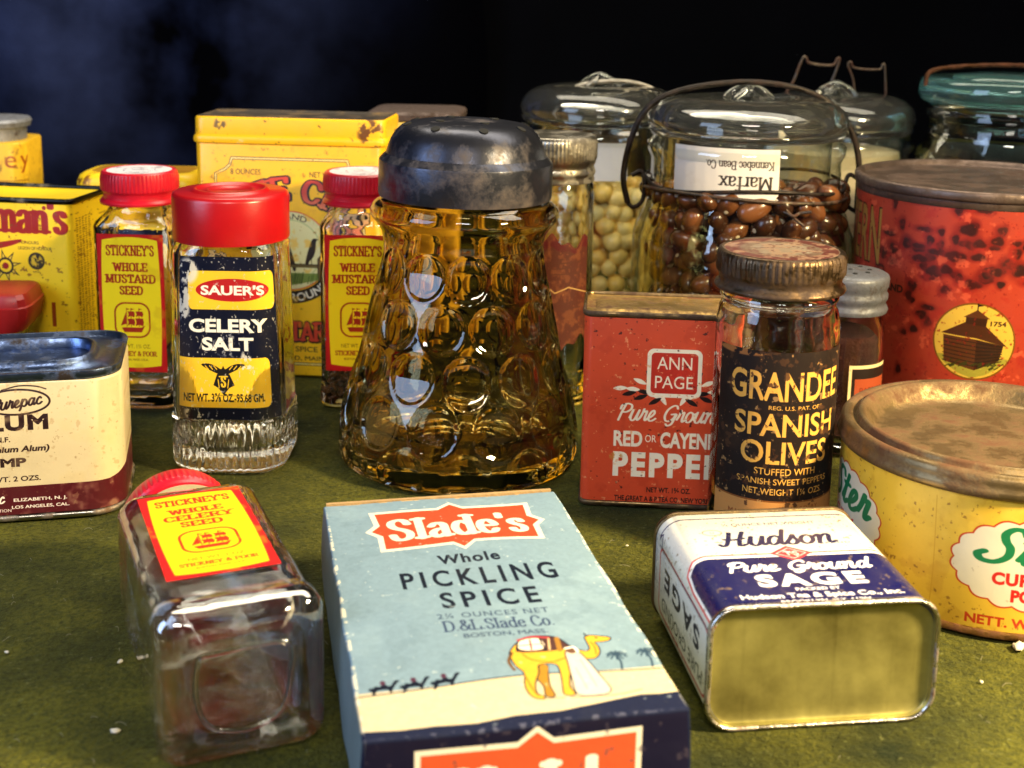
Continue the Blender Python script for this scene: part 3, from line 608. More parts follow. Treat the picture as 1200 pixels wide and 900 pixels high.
# ================================================================== SAUER'S CELERY SALT
c = Canvas(0, 100, 0, 100, 7, (6, 10, 32)); W_ = (236, 230, 214); Y_ = (232, 186, 44); NV = (10, 16, 44)
c.rrect(54, 79.8, 88, 23.4, 5, Y_); c.ellipse(55, 80, 37, 6.9, (170, 26, 30)); c.sans("SAUER'S", 55, 77.2, 5.6, W_, w=64, bold=.035)
c.sans('CELERY', 50, 54.6, 7.9, W_, w=78, bold=.04); c.sans('SALT', 49, 43.4, 7.8, W_, w=50, bold=.04)
c.rrect(42, 23, 94, 31, 5, Y_); c.rect(0, 20, 7.6, 38.4, Y_)
c.sans('NET WT. 3⅜ OZ.-95.68 GM.', 44, 11.4, 5.0, (20, 20, 24), w=77, bold=.03)
K = (24, 22, 24)   # eagle over a shield
c.poly([(23, 34.2), (30, 35), (37, 33.4), (42, 31.6), (44, 33.6), (46, 31.6), (51, 33.6), (58, 35), (65, 34.4), (58, 31.6), (52, 29.6), (47, 28), (44, 27), (40, 28.4), (34, 30)], K, 3)
for x in (27, 31, 35, 53, 57, 61): c.line([(x, 33.6), (x+(3 if x < 44 else -3), 31.4)], .7, Y_)
c.poly([(34.5, 21.6), (44, 18), (54.5, 21.6), (50, 28.4), (44, 29.6), (38, 28.4)], K); c.poly([(37, 22), (44, 15.4), (52, 22), (48, 23), (40, 23)], K)
c.pen('S', 44, 20.6, 6.4, Y_, wx=.3, wy=.14, serif=0); c.line([(40, 27), (48, 27)], .8, Y_); c.line([(39, 25), (40, 20)], .8, Y_); c.line([(49, 25), (48, 20)], .8, Y_)
c.line([(24, 0), (24, 0)], .1, K)
c.worn(5, .48, (214, 208, 192), 11, .05, .9, box=(9, 91, 13, 9)); c.worn(4, .5, (214, 208, 192), 12, .05, .9, box=(5, 72, 8, 14)); c.worn(3, .55, (214, 208, 192), 13, .05, .9, box=(66, 36, 6, 9)); c.worn(3, .56, (214, 208, 192), 14, .05, .9, box=(18, 4, 14, 6)); c.worn(3, .6, (170, 170, 170), 15, .04, .7, box=(52, 47, 22, 9))
c.worn(2.2, .72, (200, 194, 180), 16, .03, .8)
M['celery_salt_label'] = c.mat('celery_salt_label', .5, .2, True, .12, back=(190, 176, 130))
sj = thing('celery_salt_jar', 'clear glass celery salt jar with tall plain red cap and navy and yellow label', 'jar', (-.1163, .5225, 0), 0)
hw, hd, cr = .0240, .0235, .0125
def flute(U, z):
    e = np.clip((z-.0015)/.004, 0, 1)*np.clip((.0215-z)/.006, 0, 1) if z < .03 else 0
    return np.where(True, -.0009*e*(.5-.5*np.cos(U*2*math.pi/.0033)), 0)
outer = [(.0010, hw-.009, hd-.009, .008), (.0002, hw-.006, hd-.006, .009), (.0006, hw-.003, hd-.003, .0115), (.0022, hw-.0008, hd-.0008, cr), (.0045, hw, hd, cr)]+[(z, hw, hd, cr) for z in np.linspace(.006, .022, 12)]+[
         (.0235, hw, hd, cr), (.0240, hw-.0006, hd-.0006, cr), (.060, hw-.0010, hd-.0008, cr), (.0910, hw-.0018, hd-.0014, cr+.001), (.0935, hw-.0014, hd-.0012, cr+.002), (.0960, hw-.0022, hd-.002, .016), (.0978, .0208, .0208, .0205), (.0990, .0205, .0205, .0205), (.108, .0205, .0205, .0205)]
t = .0030
inner = [(.1082, .0178, .0178, .0178), (.0985, .0180, .0180, .0180), (.0955, hw-.005, hd-.005, .0135), (.092, hw-t-.0016, hd-t-.0014, cr-.002), (.026, hw-t-.001, hd-t-.001, cr-.002), (.012, hw-t-.002, hd-t-.002, cr-.002), (.008, hw-.010, hd-.010, .009)]
th = np.arctan2(*rr_pts(hw, hd, cr, k=22, s=34).T[::-1])
loft('glass_body', outer+inner, M['yellowed'], sj, theta=th, ref=(0, hw, hd, cr), disp=lambda U, z: flute(U, z), sharp=50)
wrap_label('paper_label', hw-.0010, hd-.0009, cr, .0445, .0245, .0925, M['celery_salt_label'], sj, w_top=.0385, n=48, shift=.0028)
cap = lathe('red_cap', [(.0222, .0962), (.0236, .0964), (.0238, .0975), (.0238, .1138), (.0233, .1152), (.0222, .1158), (.0165, .1158), (.0158, .1162), (.0150, .1170), (.0140, .1170), (.0134, .1162), (.0105, .1157), (.0098, .1162), (.009, .1163), (.0084, .1157), (0.0005, .1157)], plain('red_plastic', (178, 14, 22), .3, 0, .25, 40, .04), sj, sharp=60)

# ================================================================== AMBER SHAKER
am = thing('amber_sugar_shaker', 'large amber glass shaker with round thumbprint dimples and dark pierced metal top', 'shaker', (-.0222, .531, 0), .1)
prof_r = np.array([0.0485, .0515, .0530, .0528, .0507, .0478, .0450, .0414, .0380, .0353, .0343, .0352, .0382, .0402, .0404, .0392, .0370, .0350, .0345])
prof_z = np.array([.0, .0012, .006, .012, .024, .034, .043, .058, .073, .086, .0925, .0975, .1015, .1040, .1062, .1085, .1100, .1115, .1200])
NA = 288
zz = np.concatenate([np.linspace(.0, .002, 4), np.linspace(.003, .088, 120), np.linspace(.0888, .1105, 34), [.112, .118]])
zz = np.unique(zz); rz_ = np.array([np.interp(z, prof_z, prof_r) for z in zz])
ker = np.array([.25, .5, .25])
for _ in range(3): rz_[1:-1] = np.convolve(rz_, ker, 'valid')
rows = [(.0075, 0.0), (.0255, .5), (.0445, 0.0), (.0640, .5), (.0835, 0.0)]
def coin(th, r0, z):
    d = np.zeros_like(th)
    for zr, ph in rows:
        if abs(z-zr) > .0122: continue
        n = 12; a = (th/(2*math.pi)*n-ph); a = (a-np.round(a))*2*math.pi/n*r0
        rad = .0102*(r0/.0530)**.3; q = np.hypot(a, (z-zr)*1.0)/rad
        d = np.where(q < 1, -.0018*np.clip((1-q**2), 0, 1)**.5, d)
    return d
outer = [(0.0005, .0022), (.036, .0022), (.040, .0012), (.0435, .0002)]+[(r, z) for r, z in zip(rz_, zz)]
zi = np.linspace(.110, .0095, 60); inner = [(.0312, .1182), (.0312, .112)]+[(max(np.interp(z, zz, rz_)-.0036-(.0018 if z < .02 else 0), .001), z) for z in zi]+[(.036, .0072), (.025, .0062), (.0005, .0060)]
lathe('glass_body', outer+inner, M['amber'], am, N=NA, sharp=55, disp=lambda th, r, z: coin(th, r, z) if r > np.interp(z, zz, rz_)-.001 and z > .0025 else np.zeros_like(th))
capm = M['pewter']
cp = [(.0340, .1122), (.0366, .1119), (.0369, .1130), (.0369, .1258), (.0367, .1266), (.0356, .1278), (.0347, .1286), (.0340, .1292), (.0336, .1302), (.0330, .1322), (.0318, .1352), (.0300, .1380), (.0276, .1402), (.0244, .1416), (.0180, .1426), (.0005, .1431)]
am.scale = (.985, .985, 1.018); am.rotation_euler = (0, .02, .1)
cap = lathe('metal_top', cp, capm, am, N=128, sharp=26)
hole = plain('hole_dark', (6, 6, 6), .9, 0, 0, 10, 0)
cpr = np.array([p[0] for p in cp[4:]][::-1]); cpz = np.array([p[1] for p in cp[4:]][::-1])
for i in range(12):
    a, q = (i*2*math.pi/8+.2, .0258) if i < 8 else (i*2*math.pi/4+.5, .0135)
    z0 = np.interp(q, cpr, cpz); sl = (np.interp(q-.002, cpr, cpz)-np.interp(q+.002, cpr, cpz))/.004
    h = lathe('pour_hole', [(.0019, -.0010), (.0019, .0003), (.0016, .00036), (.0003, .0003)], hole, cap, N=20)
    h.location = (q*math.cos(a), q*math.sin(a), z0+.00015)
    h.rotation_euler = Vector((0, 0, 1)).rotation_difference(Vector((sl*math.cos(a), sl*math.sin(a), 1))).to_euler()

# ================================================================== TIN builder
def tin_body(root, w, d, h, cr, mat, z0=0.0, z1=None, name='body', c0=True, c1=True):
    z1 = z1 or h; hw, hd = w/2, d/2
    o = loft(name, [(z0+.0004, hw-.0009, hd-.0009, cr), (z0+.0012, hw, hd, cr), ((z0+z1)/2, hw, hd, cr), (z1-.0008, hw, hd, cr), (z1, hw-.0005, hd-.0005, cr)], mat, root, k=10, s=6, cap0=c0, cap1=c1)
    return o
def front(x, y, yaw, d):   # tins are described by the middle of their front edge; local origin is the centre
    return (x-math.sin(yaw)*d/2, y+math.cos(yaw)*d/2, 0)

# ---- alum tin
c = Canvas(-54, 54, 0, 58, 11, (206, 188, 148)); MR = (74, 14, 24); K = (36, 16, 18)
band = [(-54, 0), (54, 0), (54, 17.5), (49, 16.2), (45, 14.8), (41, 14), (-54, 13.4)]
c.poly(band, MR)
c.ellipse(9, 46.6, 11.6, 4.8, K, ring=.75); c.line([(4, 51.4), (10, 52.8), (16, 52.4), (19.5, 51.2)], .5, K, 6)
c.pen('Purepac', 9, 44.6, 4.0, K, w=18.5, font=SCRIPT, wx=.2, wy=.16, serif=0, sp=.02, shear=.25, rot=7)
c.sans('ALUM', 5.2, 36, 5.6, K, w=29, bold=.05, sp=1.15); c.sans('N.F.', 3.5, 31.4, 2.0, K, bold=.02, xs=1.15); c.sans('(Ammonium Alum)', 4, 27.4, 2.3, K, w=31, bold=.035, shear=.22)
c.sans('LUMP', 2.5, 21.8, 3.2, K, w=17.5, bold=.05); c.sans('NET WT. 2 OZS.', 4, 15.9, 2.0, K, w=24, bold=.02)
c.pen('Purepac', -5, 7, 3.6, W_, w=16, font=SCRIPT, wx=.2, wy=.16, serif=0, sp=.02, shear=.25, rot=5); c.sans('CORPORATION', -1.5, 4.0, 1.2, W_, w=13, bold=.01)
c.sans('ELIZABETH, N. J.', 15.5, 7.9, 1.25, W_, w=19, al='c', bold=.025); c.sans('LOS ANGELES, CAL.', 15.5, 5.1, 1.25, W_, w=20.5, al='c', bold=.025)
c.worn(8, .55, (206, 184, 134), 21, .2, .45); c.worn(3, .70, (160, 130, 90), 22, .06, .4); c.worn(1.4, .76, (120, 90, 60), 23, .03, .4)
am_ = c.mat('alum_print', .38, .45, False, .2, coat=.25)
at_ = thing('alum_tin', 'cream and maroon alum tin with dark blue grey recessed metal top', 'tin', front(-.1904, .4502, .228, .058), .228)
tin_body(at_, .092, .058, .0577, .013, am_, 0.0016, .0540, c1=False)
bl = metal('blued_steel', (104, 122, 160), (40, 30, 26), .34, .32, 80)
bead('base_rim', .046, .029, .0132, .0014, .0009, .0012, M['tin'], at_)
tp = loft('top_plate', [(.0536, .0452, 0.0282, .0126), (.0550, .0458, 0.0288, .013), (.0568, .0462, 0.0292, .0134), (.0575, .0460, 0.029, .0132), (.0575, .0446, 0.0276, .012), (.0560, .0440, 0.027, .0115), (.0556, .0425, 0.0255, .011), (.0556, .0365, 0.0188, .0146), (.0570, .0355, 0.0178, .0136), (.0584, .0350, 0.0173, .0131), (.0587, .0340, 0.0165, .0123), (.0580, .0330, 0.0157, .0115), (.0545, .0325, 0.0153, .0111), (.0540, .030, 0.013, .0088)], bl, at_, ref=(0, .046, .029, .013), k=10, s=8, sharp=70)

# ---- yellow mustard tin with the black edged top
c = Canvas(-62, 62, 0, 100, 8, (246, 204, 24)); RD = (150, 26, 14); K = (52, 40, 14)
c.pen("Colman's", 2, 81, 15.4, RD, w=60, wx=.26, wy=.1, serif=.07, sp=.02); c.ellipse(20.6, 100-7, 1, 1, RD)
c.poly([(-32, 78.4), (-10, 75), (8, 77.4), (4, 74.4), (-10, 71.6), (-28, 74)], RD, 4)
c.sans('HONOURS', 12, 75.2, 1.6, K, bold=0, w=10); c.sans('LEGION OF HONOUR', 15, 72.4, 1.6, K, bold=0, w=17)
for i in range(8):
    a = i*R(45)+.2; b = .28; c.poly([(-.5+8.4*math.cos(a), 64+8.4*math.sin(a)), (-.5+4*math.cos(a+b), 64+4*math.sin(a+b)), (-.5+4*math.cos(a-b), 64+4*math.sin(a-b))], K)
    c.poly([(-.5+6.6*math.cos(a), 64+6.6*math.sin(a)), (-.5+4.2*math.cos(a+.15), 64+4.2*math.sin(a+.15)), (-.5+4.2*math.cos(a-.15), 64+4.2*math.sin(a-.15))], (240, 200, 60))
c.ellipse(-.5, 64, 3.6, 3.6, K, ring=1); c.ellipse(-.5, 64, 1.6, 1.6, RD)
c.ellipse(15.4, 67, 4.2, 4.2, K); c.worn(2, .52, (236, 196, 40), 31, .05, .9, box=(15.4, 67, 3.6, 3.6)); c.sans('MEDAL', 15.4, 61.2, .9, K, bold=0)
c.rect(22, 24, 35, 47, (150, 60, 12))
for x0 in (37, 40.2, 43.4, 46.6, 50):
    g_ = np.random.default_rng(int(x0*10))
    for y0 in np.arange(8, 88, 1.1):
        y0 += g_.random()*.4
        c.line([(x0, y0), (x0+1.3+g_.random()*.9, y0)], .42, (122, 74, 8))
c.worn(2, .7, (120, 70, 16), 33, .03, .7)
cm_ = c.mat('yellow_mustard_print', .55, .25, False, .12)
ct = thing('mustard_tin', 'yellow mustard powder tin with red lettering and black edged open top at far left', 'tin', front(-.2432, .6035, -.13, .042), -.13, 'square yellow tins')
tin_body(ct, .068, .042, .098, .004, cm_, 0.0, .0955, c1=False)
blk = metal('black_edge', (40, 38, 36), (120, 110, 90), .25, .35, 120)
bead('top_rim', .0341, .0211, .0042, .0963, .0008, .0014, blk, ct)
loft('top_panel', [(.0958, .0334, .0204, .0036), (.0950, .0322, .0192, .0034), (.0935, .030, .017, .006), (.0930, .026, .013, .006)], plain('yellow_enamel', (246, 206, 40), .3, 0, .12, 50, .05), ct, cap0=False, k=6)

# ---- yellow canister with grey lid, far left
c = Canvas(-75, 75, 0, 125, 5, (240, 190, 40)); c.sans('Honey', 6, 90, 11, (150, 60, 16), w=50, bold=0, sp=1.2)
c.line([(-24, 82), (30, 82)], .6, (150, 90, 20)); c.worn(9, .62, (200, 150, 30), 35, .1, .5); c.worn(3, .7, (120, 80, 30), 36, .03, .6)
hm = c.mat('yellow_canister_print', .45, .4, False, .2)
et = thing('yellow_canister', 'yellow canister with thin red script letters and dull grey lid, behind at far left', 'canister', (-.318, .775, 0), .12)
tin_body(et, .052, .052, .105, .010, hm, 0, .1045)
loft('lid', [(.1040, .0205, .0205, .02), (.1045, .0215, .0215, .021), (.112, .0215, .0215, .021), (.1125, .0238, .0238, .023), (.1155, .0246, .0246, .0238), (.1172, .0236, .0236, .0228), (.1178, .018, .018, .0175)], M['greyenamel'], et, ref=(0, .026, .026, .01))

# ---- low plain yellow tin
pl = plain('plain_yellow_paint', (240, 196, 24), .4, 0, .2, 60, .1)
lt = thing('plain_yellow_tin', 'low plain yellow tin with rounded rust spotted lid behind the left mustard jar', 'tin', front(-.2005, .672, -.03, .04), -.03, 'square yellow tins')
c = Canvas(-55, 55, 0, 105, 6, (242, 198, 24)); c.worn(5, .64, (110, 60, 20), 41, .04, .8, box=(-33, 94, 9, 8)); c.worn(4, .7, (140, 90, 20), 42, .03, .7)
ym = c.mat('plain_yellow_print', .42, .4, False, .25)
tin_body(lt, .066, .04, .083, .009, ym, 0, .083)
loft('lid', [(.0815, .0335, .0205, .0095), (.0825, .0342, .0212, .010), (.0845, .0342, .0212, .010), (.0855, .0336, .0206, .0095), (.0940, .0334, .0204, .0095), (.0975, .0322, .0192, .0095), (.0990, .0300, .017, .009), (.0993, .027, .014, .008)], ym, lt)

# ---- big Crow cream of tartar tin
c = Canvas(-75, 75, 0, 135, 9, (248, 190, 22)); K = (34, 22, 14); RD = (206, 66, 42)
fr = [(-38, 99), (-34.5, 101), (-32, 104.5), (-28, 106.5), (28, 106.5), (32, 104.5), (34.5, 101), (38, 99), (38, 6), (-38, 6)]
fr = [(-38, 105), (-36, 106), (-33, 107.5), (-30.5, 109.8), (-29.5, 113.2), (29.5, 113.2), (30.5, 109.8), (33, 107.5), (36, 106), (38, 105), (38, 7), (-38, 7)]
c.line(fr, 1.5, K, closed=True); c.line(fr, .8, (250, 224, 130), closed=True)
c.sans('8 OUNCES', -22.5, 105, 2.9, K, w=15.5, bold=.005); c.sans('NET WEIGHT', 19.5, 104.4, 2.9, K, w=18.5, bold=.005)
def grad(y): t_ = np.clip((y-78)/18, 0, 1)[:, None]; return np.array([250, 214, 150])*(1-t_)+np.array(RD)*t_
for off, gr, col in ((.7, 1.5, K), (0, 1.2, K), (0, 0, grad)):
    c.pen('THREE CROW', off*.6, -off*.6, 10.8, col, w=98, wx=.26, wy=.13, serif=.07, sp=.12, arc=(0, 56, 37), grow=gr)
c.ellipse(0, 66.5, 20.6, 20.6, (214, 92, 40)); c.ellipse(0, 66.5, 20, 20, (222, 214, 150)); c.ellipse(0, 66.5, 15.8, 15.8, (176, 186, 120), ring=.5)
c.sans('BRAND', 0, 0, 3, K, w=16, bold=0, arc=(0, 66.5, 16.3))
for (x, y, f) in ((10, 66.5, 1), (0, 64, -1), (-9, 62, 1)):  # crows on a rail
    c.poly([(x-2.6*f, y-7), (x-1.6*f, y-2), (x-.4*f, y+2), (x+.6*f, y+5), (x+2*f, y+6.6), (x+4.4*f, y+6.2), (x+3.2*f, y+5.2), (x+2.9*f, y+1), (x+1.6*f, y-3), (x-.2*f, y-5), (x-1.4*f, y-8)], K, 3); c.line([(x+.6*f, y-4), (x+.7*f, y-7)], .4, K)
c.rect(-17.5, 17.5, 57.9, 59.7, (98, 84, 40)); c.rect(-17.5, 17.5, 59.3, 59.8, K); c.poly([(14, 50.5), (17.4, 50.5), (17.4, 62.5), (15.6, 64.5), (14, 62.5)], (110, 80, 40)); c.line([(14, 50.5), (14, 62.5), (15.6, 64.5), (17.4, 62.5), (17.4, 50.5)], .5, K)
c.poly([(-14, 51.5), (0, 48.5), (14, 51.5), (14, 55), (-14, 55)], (120, 140, 60))
for i in range(40): x = -14+28*random.random(); c.line([(x, 49.5), (x+1, 53.5+2*random.random())], .3, (70, 90, 30))
P = [(27.5*math.sin(t_), 66.5-27.5*math.cos(t_)) for t_ in np.linspace(-1.15, 1.15, 30)]+[(21*math.sin(t_), 66.5-21*math.cos(t_)) for t_ in np.linspace(1.15, -1.15, 30)]
c.poly(P, K); c.sans('PURE GROUND', 0, 0, 4.2, (240, 230, 200), w=46, bold=.03, arc=(0, 66.5, -26.3))
for off, gr, col in ((.6, 1.2, K), (0, 1.0, K), (0, 0, RD)): c.pen('CREAM TARTAR', off*.6, 19.6-off*.6, 9.4, col, w=72, wx=.24, wy=.12, serif=.07, sp=.12, grow=gr)
c.sans('ATLANTIC SPICE CO.', 0, 13.6, 2.8, K, w=46, bold=.005); c.sans('ROCKLAND, MAINE', 0, 9.0, 2.3, K, w=38, bold=.005)
c.worn(2, .74, (150, 100, 30), 51, .03, .6); c.worn(7, .62, (232, 168, 30), 52, .1, .5)
tm_ = c.mat('cream_of_tartar_print', .38, .45, False, .22, coat=.15)
c2 = Canvas(-75, 75, 100, 140, 7, (246, 188, 24)); c2.worn(5, .5, (96, 54, 18), 53, .06, .9, box=(43, 127, 7, 10)); c2.worn(5, .58, (80, 60, 40), 54, .06, .8, box=(-37, 127, 4, 8)); c2.worn(2, .75, (100, 70, 30), 55, .03, .7); c2.worn(5, .56, (240, 220, 190), 56, .03, .7, box=(-30, 121.5, 9, 2))
lm_ = c2.mat('yellow_lid_paint', .38, .45, False, .15, coat=.15)
tw = thing('cream_of_tartar_tin', 'tall yellow tin with crow emblem in a circle and worn overhanging lid', 'tin', front(-.1123, .6376, -.085, .042), -.085, 'square yellow tins')
tin_body(tw, .0968, .041, .1220, .004, tm_, 0, .1220)
ld = loft('lid', [(0.12040, 0.0486, 0.0208, 0.0043), (0.12080, 0.0495, 0.0217, 0.0050), (0.12240, 0.0499, 0.0221, 0.0053), (0.12400, 0.0495, 0.0217, 0.0050), (0.12480, 0.0487, 0.0209, 0.0044), (0.13260, 0.0487, 0.0209, 0.0044), (0.13360, 0.0482, 0.0204, 0.0040), (0.13390, 0.0476, 0.0198, 0.0036)], lm_, tw, k=10, cap1=False)
loft('lid_top', [(0.13395, 0.0477, 0.0199, 0.0036), (0.13360, 0.0461, 0.0183, 0.0028), (0.13310, 0.0451, 0.0173, 0.0028)], metal('dull_lid_top', (70, 62, 56), (110, 86, 50), .4, .5, 60, .5), tw, cap0=False)

# ---- pale yellow tin behind the shaker
bt = thing('pale_yellow_tin', 'pale yellow tin with dull grey lid mostly hidden behind the tall crow tin', 'tin', front(-.0555, .70, -.05, .05), -.05, 'square yellow tins')
tin_body(bt, .050, .05, .127, .008, plain('pale_yellow_paint', (240, 206, 90), .4, 0, .2, 60, .1), 0, .127)
loft('lid', [(.1265, .0256, .0256, .0082), (.1272, .0262, .0262, .0088), (.1300, .0262, .0262, .0088), (.1312, .0252, .0252, .008), (.1318, .023, .023, .007)], metal('dull_grey_lid', (96, 80, 74), (60, 44, 34), .45, .5, 60, .4), bt)

# ---- jar with the red plastic cap, far left
rp = plain('red_plastic_dull', (176, 30, 34), .38, 0, .25, 60, .06)
rj = thing('spice_jar', 'small spice jar with stepped red plastic cap, mostly hidden behind the alum tin', 'jar', (-.2415, .582, 0), .1)
loft('glass_body', [(.0008, .0165, .0155, .005), (.003, .018, .017, .005), (.030, .018, .017, .005), (.0335, .016, .015, .007), (.036, .0142, .0142, .014), (.042, .0142, .0142, .014), (.042, .012, .012, .012), (.035, .012, .012, .012), (.031, .0158, .0148, .004), (.004, .0158, .0148, .004)], M['clear'], rj, ref=(0, .018, .017, .005))
loft('red_cap', [(.0400, .0150, .0150, .007), (.0403, .0162, .0162, .008), (.0440, .0185, .0175, .008), (.0500, .0198, .0185, .008), (.0522, .0200, .0187, .008), (.0526, .0192, .018, .0075), (.0560, .0186, .0175, .007), (.0580, .0174, .0163, .0065), (.0586, .0150, .014, .006)], rp, rj, k=3, sharp=25)

# ================================================================== MASON JAR with zinc lid
c = Canvas(0, 40, 0, 56, 10, (70, 28, 16)); c.rect(0, 40, 51, 56, (72, 8, 12)); c.worn(4, .5, (100, 52, 26), 61, .1, .8); c.worn(4, .54, (70, 26, 14), 62, .1, .7); c.worn(1.2, .72, (150, 96, 52), 63, .03, .5)
c.line([(0, 30), (9, 33), (16, 28), (25, 31), (40, 27)], .6, (176, 140, 84)); 
for y in (44, 41, 38, 22, 19): c.line([(6, y), (34, y+.5)], .7, (70, 30, 16))
M['torn_label'] = c.mat('torn_red_brown_label', .6, .3, True, .1, back=(120, 84, 50))
mj = thing('zinc_lid_jar', 'tall narrow clear jar with ribbed zinc screw lid and torn dark red label', 'jar', (.0195, .607, 0), 0)
lathe_jar('glass_body', [(.0005, .0012), (.0150, .0004), (.0182, .0014), (.0195, .004), (.0196, .104), (.0190, .108), (.0176, .111), (.0172, .113), (.0172, .122)], [(.0152, .1222), (.0152, .112), (.0172, .105), (.0172, .008), (.015, .006), (.0005, .0055)], M['yellowed'], mj)
def rag(f, t_): return .0025*math.sin(f*9+t_*5)+.0016*math.sin(f*23)
wrap_label('paper_label', .0196, .0196, .0196, .030, .034, .0835, M['torn_label'], mj, shift=.004, ragged=rag)
lathe('zinc_lid', [(.0178, .1095), (.0192, .1098), (.0195, .1110), (.0190, .1122), (.0196, .1134), (.0199, .1146), (.0192, .1162), (.0190, .1172), (.0197, .1186), (.0200, .1200, .0), (.0203, .1212, .012), (.0204, .1288, .012), (.0198, .1312), (.0184, .1318), (.0170, .1314), (.010, .1312), (.0005, .1312)], M['zinc'], mj, N=240, knurl=70, sharp=60)

# ================================================================== BAIL JARS
def bail_jar(root, R0, top, seam, knob=True, lidmat='brightened_lid', body=None, contents_z=.1, bodymat='thin', lid_r=None):
    lr = lid_r or R0; b = body or R0*1.06
    lathe_jar('glass_body', [(.0005, .003), (b*.80, .0022), (b*.86, .0004), (b*.95, .0018), (b, .007), (b, seam*.50), (b*.995, seam*.62), (R0*.985, seam-.030), (R0*.965, seam-.024), (R0*.965, seam-.012), (R0*1.0, seam-.0085), (R0*1.0, seam-.005), (R0*.955, seam-.003), (R0*.93, seam)],
              [(R0*.86, seam), (R0*.86, seam-.02), (b-.0035, seam*.60), (b-.0034, .010), (b*.8, .0068), (.0005, .0062)], M[bodymat], root)
    h = top-seam
    lid = lathe('glass_lid', [(.0005, seam+.0004), (lr*.80, seam+.0004), (lr*.90, seam+.0003), (lr*.955, seam-.0006), (lr*.985, seam+h*.10), (lr*.965, seam+h*.17), (lr*.985, seam+h*.22), (lr*1.0, seam+h*.34), (lr*.995, seam+h*.46), (lr*.97, seam+h*.60), (lr*.925, seam+h*.73), (lr*.86, seam+h*.84), (lr*.76, seam+h*.93), (lr*.62, seam+h*.985), (lr*.48, seam+h*1.0), (lr*.42, seam+h*.99), (lr*.30, seam+h*.98), (.0005, seam+h*.97)], M[lidmat], root, sharp=70)
    # hollow of the lid: an air pocket with its faces turned inward
    lathe('lid_hollow', [(.0005, seam+h*.60), (lr*.60, seam+h*.58), (lr*.78, seam+h*.46), (lr*.82, seam+h*.25), (lr*.78, seam+.0016), (.0005, seam+.0014)], M[lidmat], lid, sharp=70)
    if knob:
        tube('lid_boss', [(-.011, 0, top-.0012), (-.007, .001, top+.0022), (0, 0, top+.0052), (.007, -.001, top+.0022), (.011, 0, top-.0012)], .0022, M[lidmat], lid, n=10)
        tube('lid_boss', [(-.008, -.007, top-.001), (-.003, -.0035, top+.0022), (0, 0, top+.0046), (.003, .0035, top+.0022), (.008, .007, top-.001)], .0017, M[lidmat], lid, n=10)

MX, MY = .1146, .63
mx = thing('marfax_bean_jar', 'big clear bail top jar of brown beans with upside down white paper label', 'jar', (MX, MY, 0), 0, 'glass bean jars with wire bails')
bail_jar(mx, .0482, .1492, .1312, body=.0545, lid_r=.0490)
c = Canvas(0, 56, 0, 26, 12, (222, 214, 206)); c.pen('Kennebec Bean Co.', 20, 6.0, 3.9, (70, 62, 60), w=34, wx=.17, wy=.11, serif=.04, sp=.02); c.pen('Marfax', 16.6, 13.2, 6.6, (50, 44, 44), w=26, wx=.17, wy=.08, serif=.05, sp=.02)
c.a = c.a[::-1, ::-1].copy(); c.worn(9, .6, (196, 184, 170), 71, .2, .4)
M['marfax_label'] = c.mat('white_paper_label', .6, .2, True, .08, (120, 100, 80))
wrap_label('paper_label', .0467, .0467, .0467, .052, .1035, .1288, M['marfax_label'], mx, off=.0010, shift=-.0185)
def wpath(pts, x=MX, y=MY, dy=0): return [(p[0]-x, p[1]-y+dy, p[2]) for p in pts]
tube('wire_bail', wpath([(.0570, .628, .0958), (.0545, .628, .1095), (.0580, .628, .1286), (.0659, .628, .1435), (.0823, .628, .1521), (.1113, .628, .1562), (.1365, .628, .1540), (.1536, .628, .1470), (.1648, .628, .1346), (.1702, .628, .1178), (.1710, .628, .0921)]), .0015, M['dark_wire'], mx, n=10)
for s in (-1, 1):
    tube('bail_pivot', [(s*.0575, -.002, .0955), (s*.0545, -.004, .094), (s*.0505, -.004, .0975), (s*.0495, -.003, .107), (s*.0515, -.002, .1115), (s*.056, -.002, .1095)], .0011, M['dark_wire'], mx)
ring = [(.0482*math.cos(a), .0482*math.sin(a), .1078+.0016*math.sin(3*a)) for a in np.linspace(0, 2*math.pi, 33)[:-1]]
tube('neck_wire', ring, .0009, M['dark_wire'], mx, smooth=3, closed=True)
ring = [(.0496*math.cos(a), .0496*math.sin(a)-.0004, .1032-.0022*math.sin(a+.5)+.001*math.sin(2*a)) for a in np.linspace(R(170), R(170+345), 36)]
tube('neck_wire', ring, .0009, M['wire'], mx, smooth=3)
tube('wire_twist', [(.010, -.0490, .1005), (.014, -.0515, .0990), (.017, -.0500, .1000), (.022, -.0520, .1012)], .0008, M['wire'], mx); tube('wire_twist', [(.011, -.0495, .1015), (.015, -.0505, .0975), (.019, -.052, .0945)], .0007, M['wire'], mx)

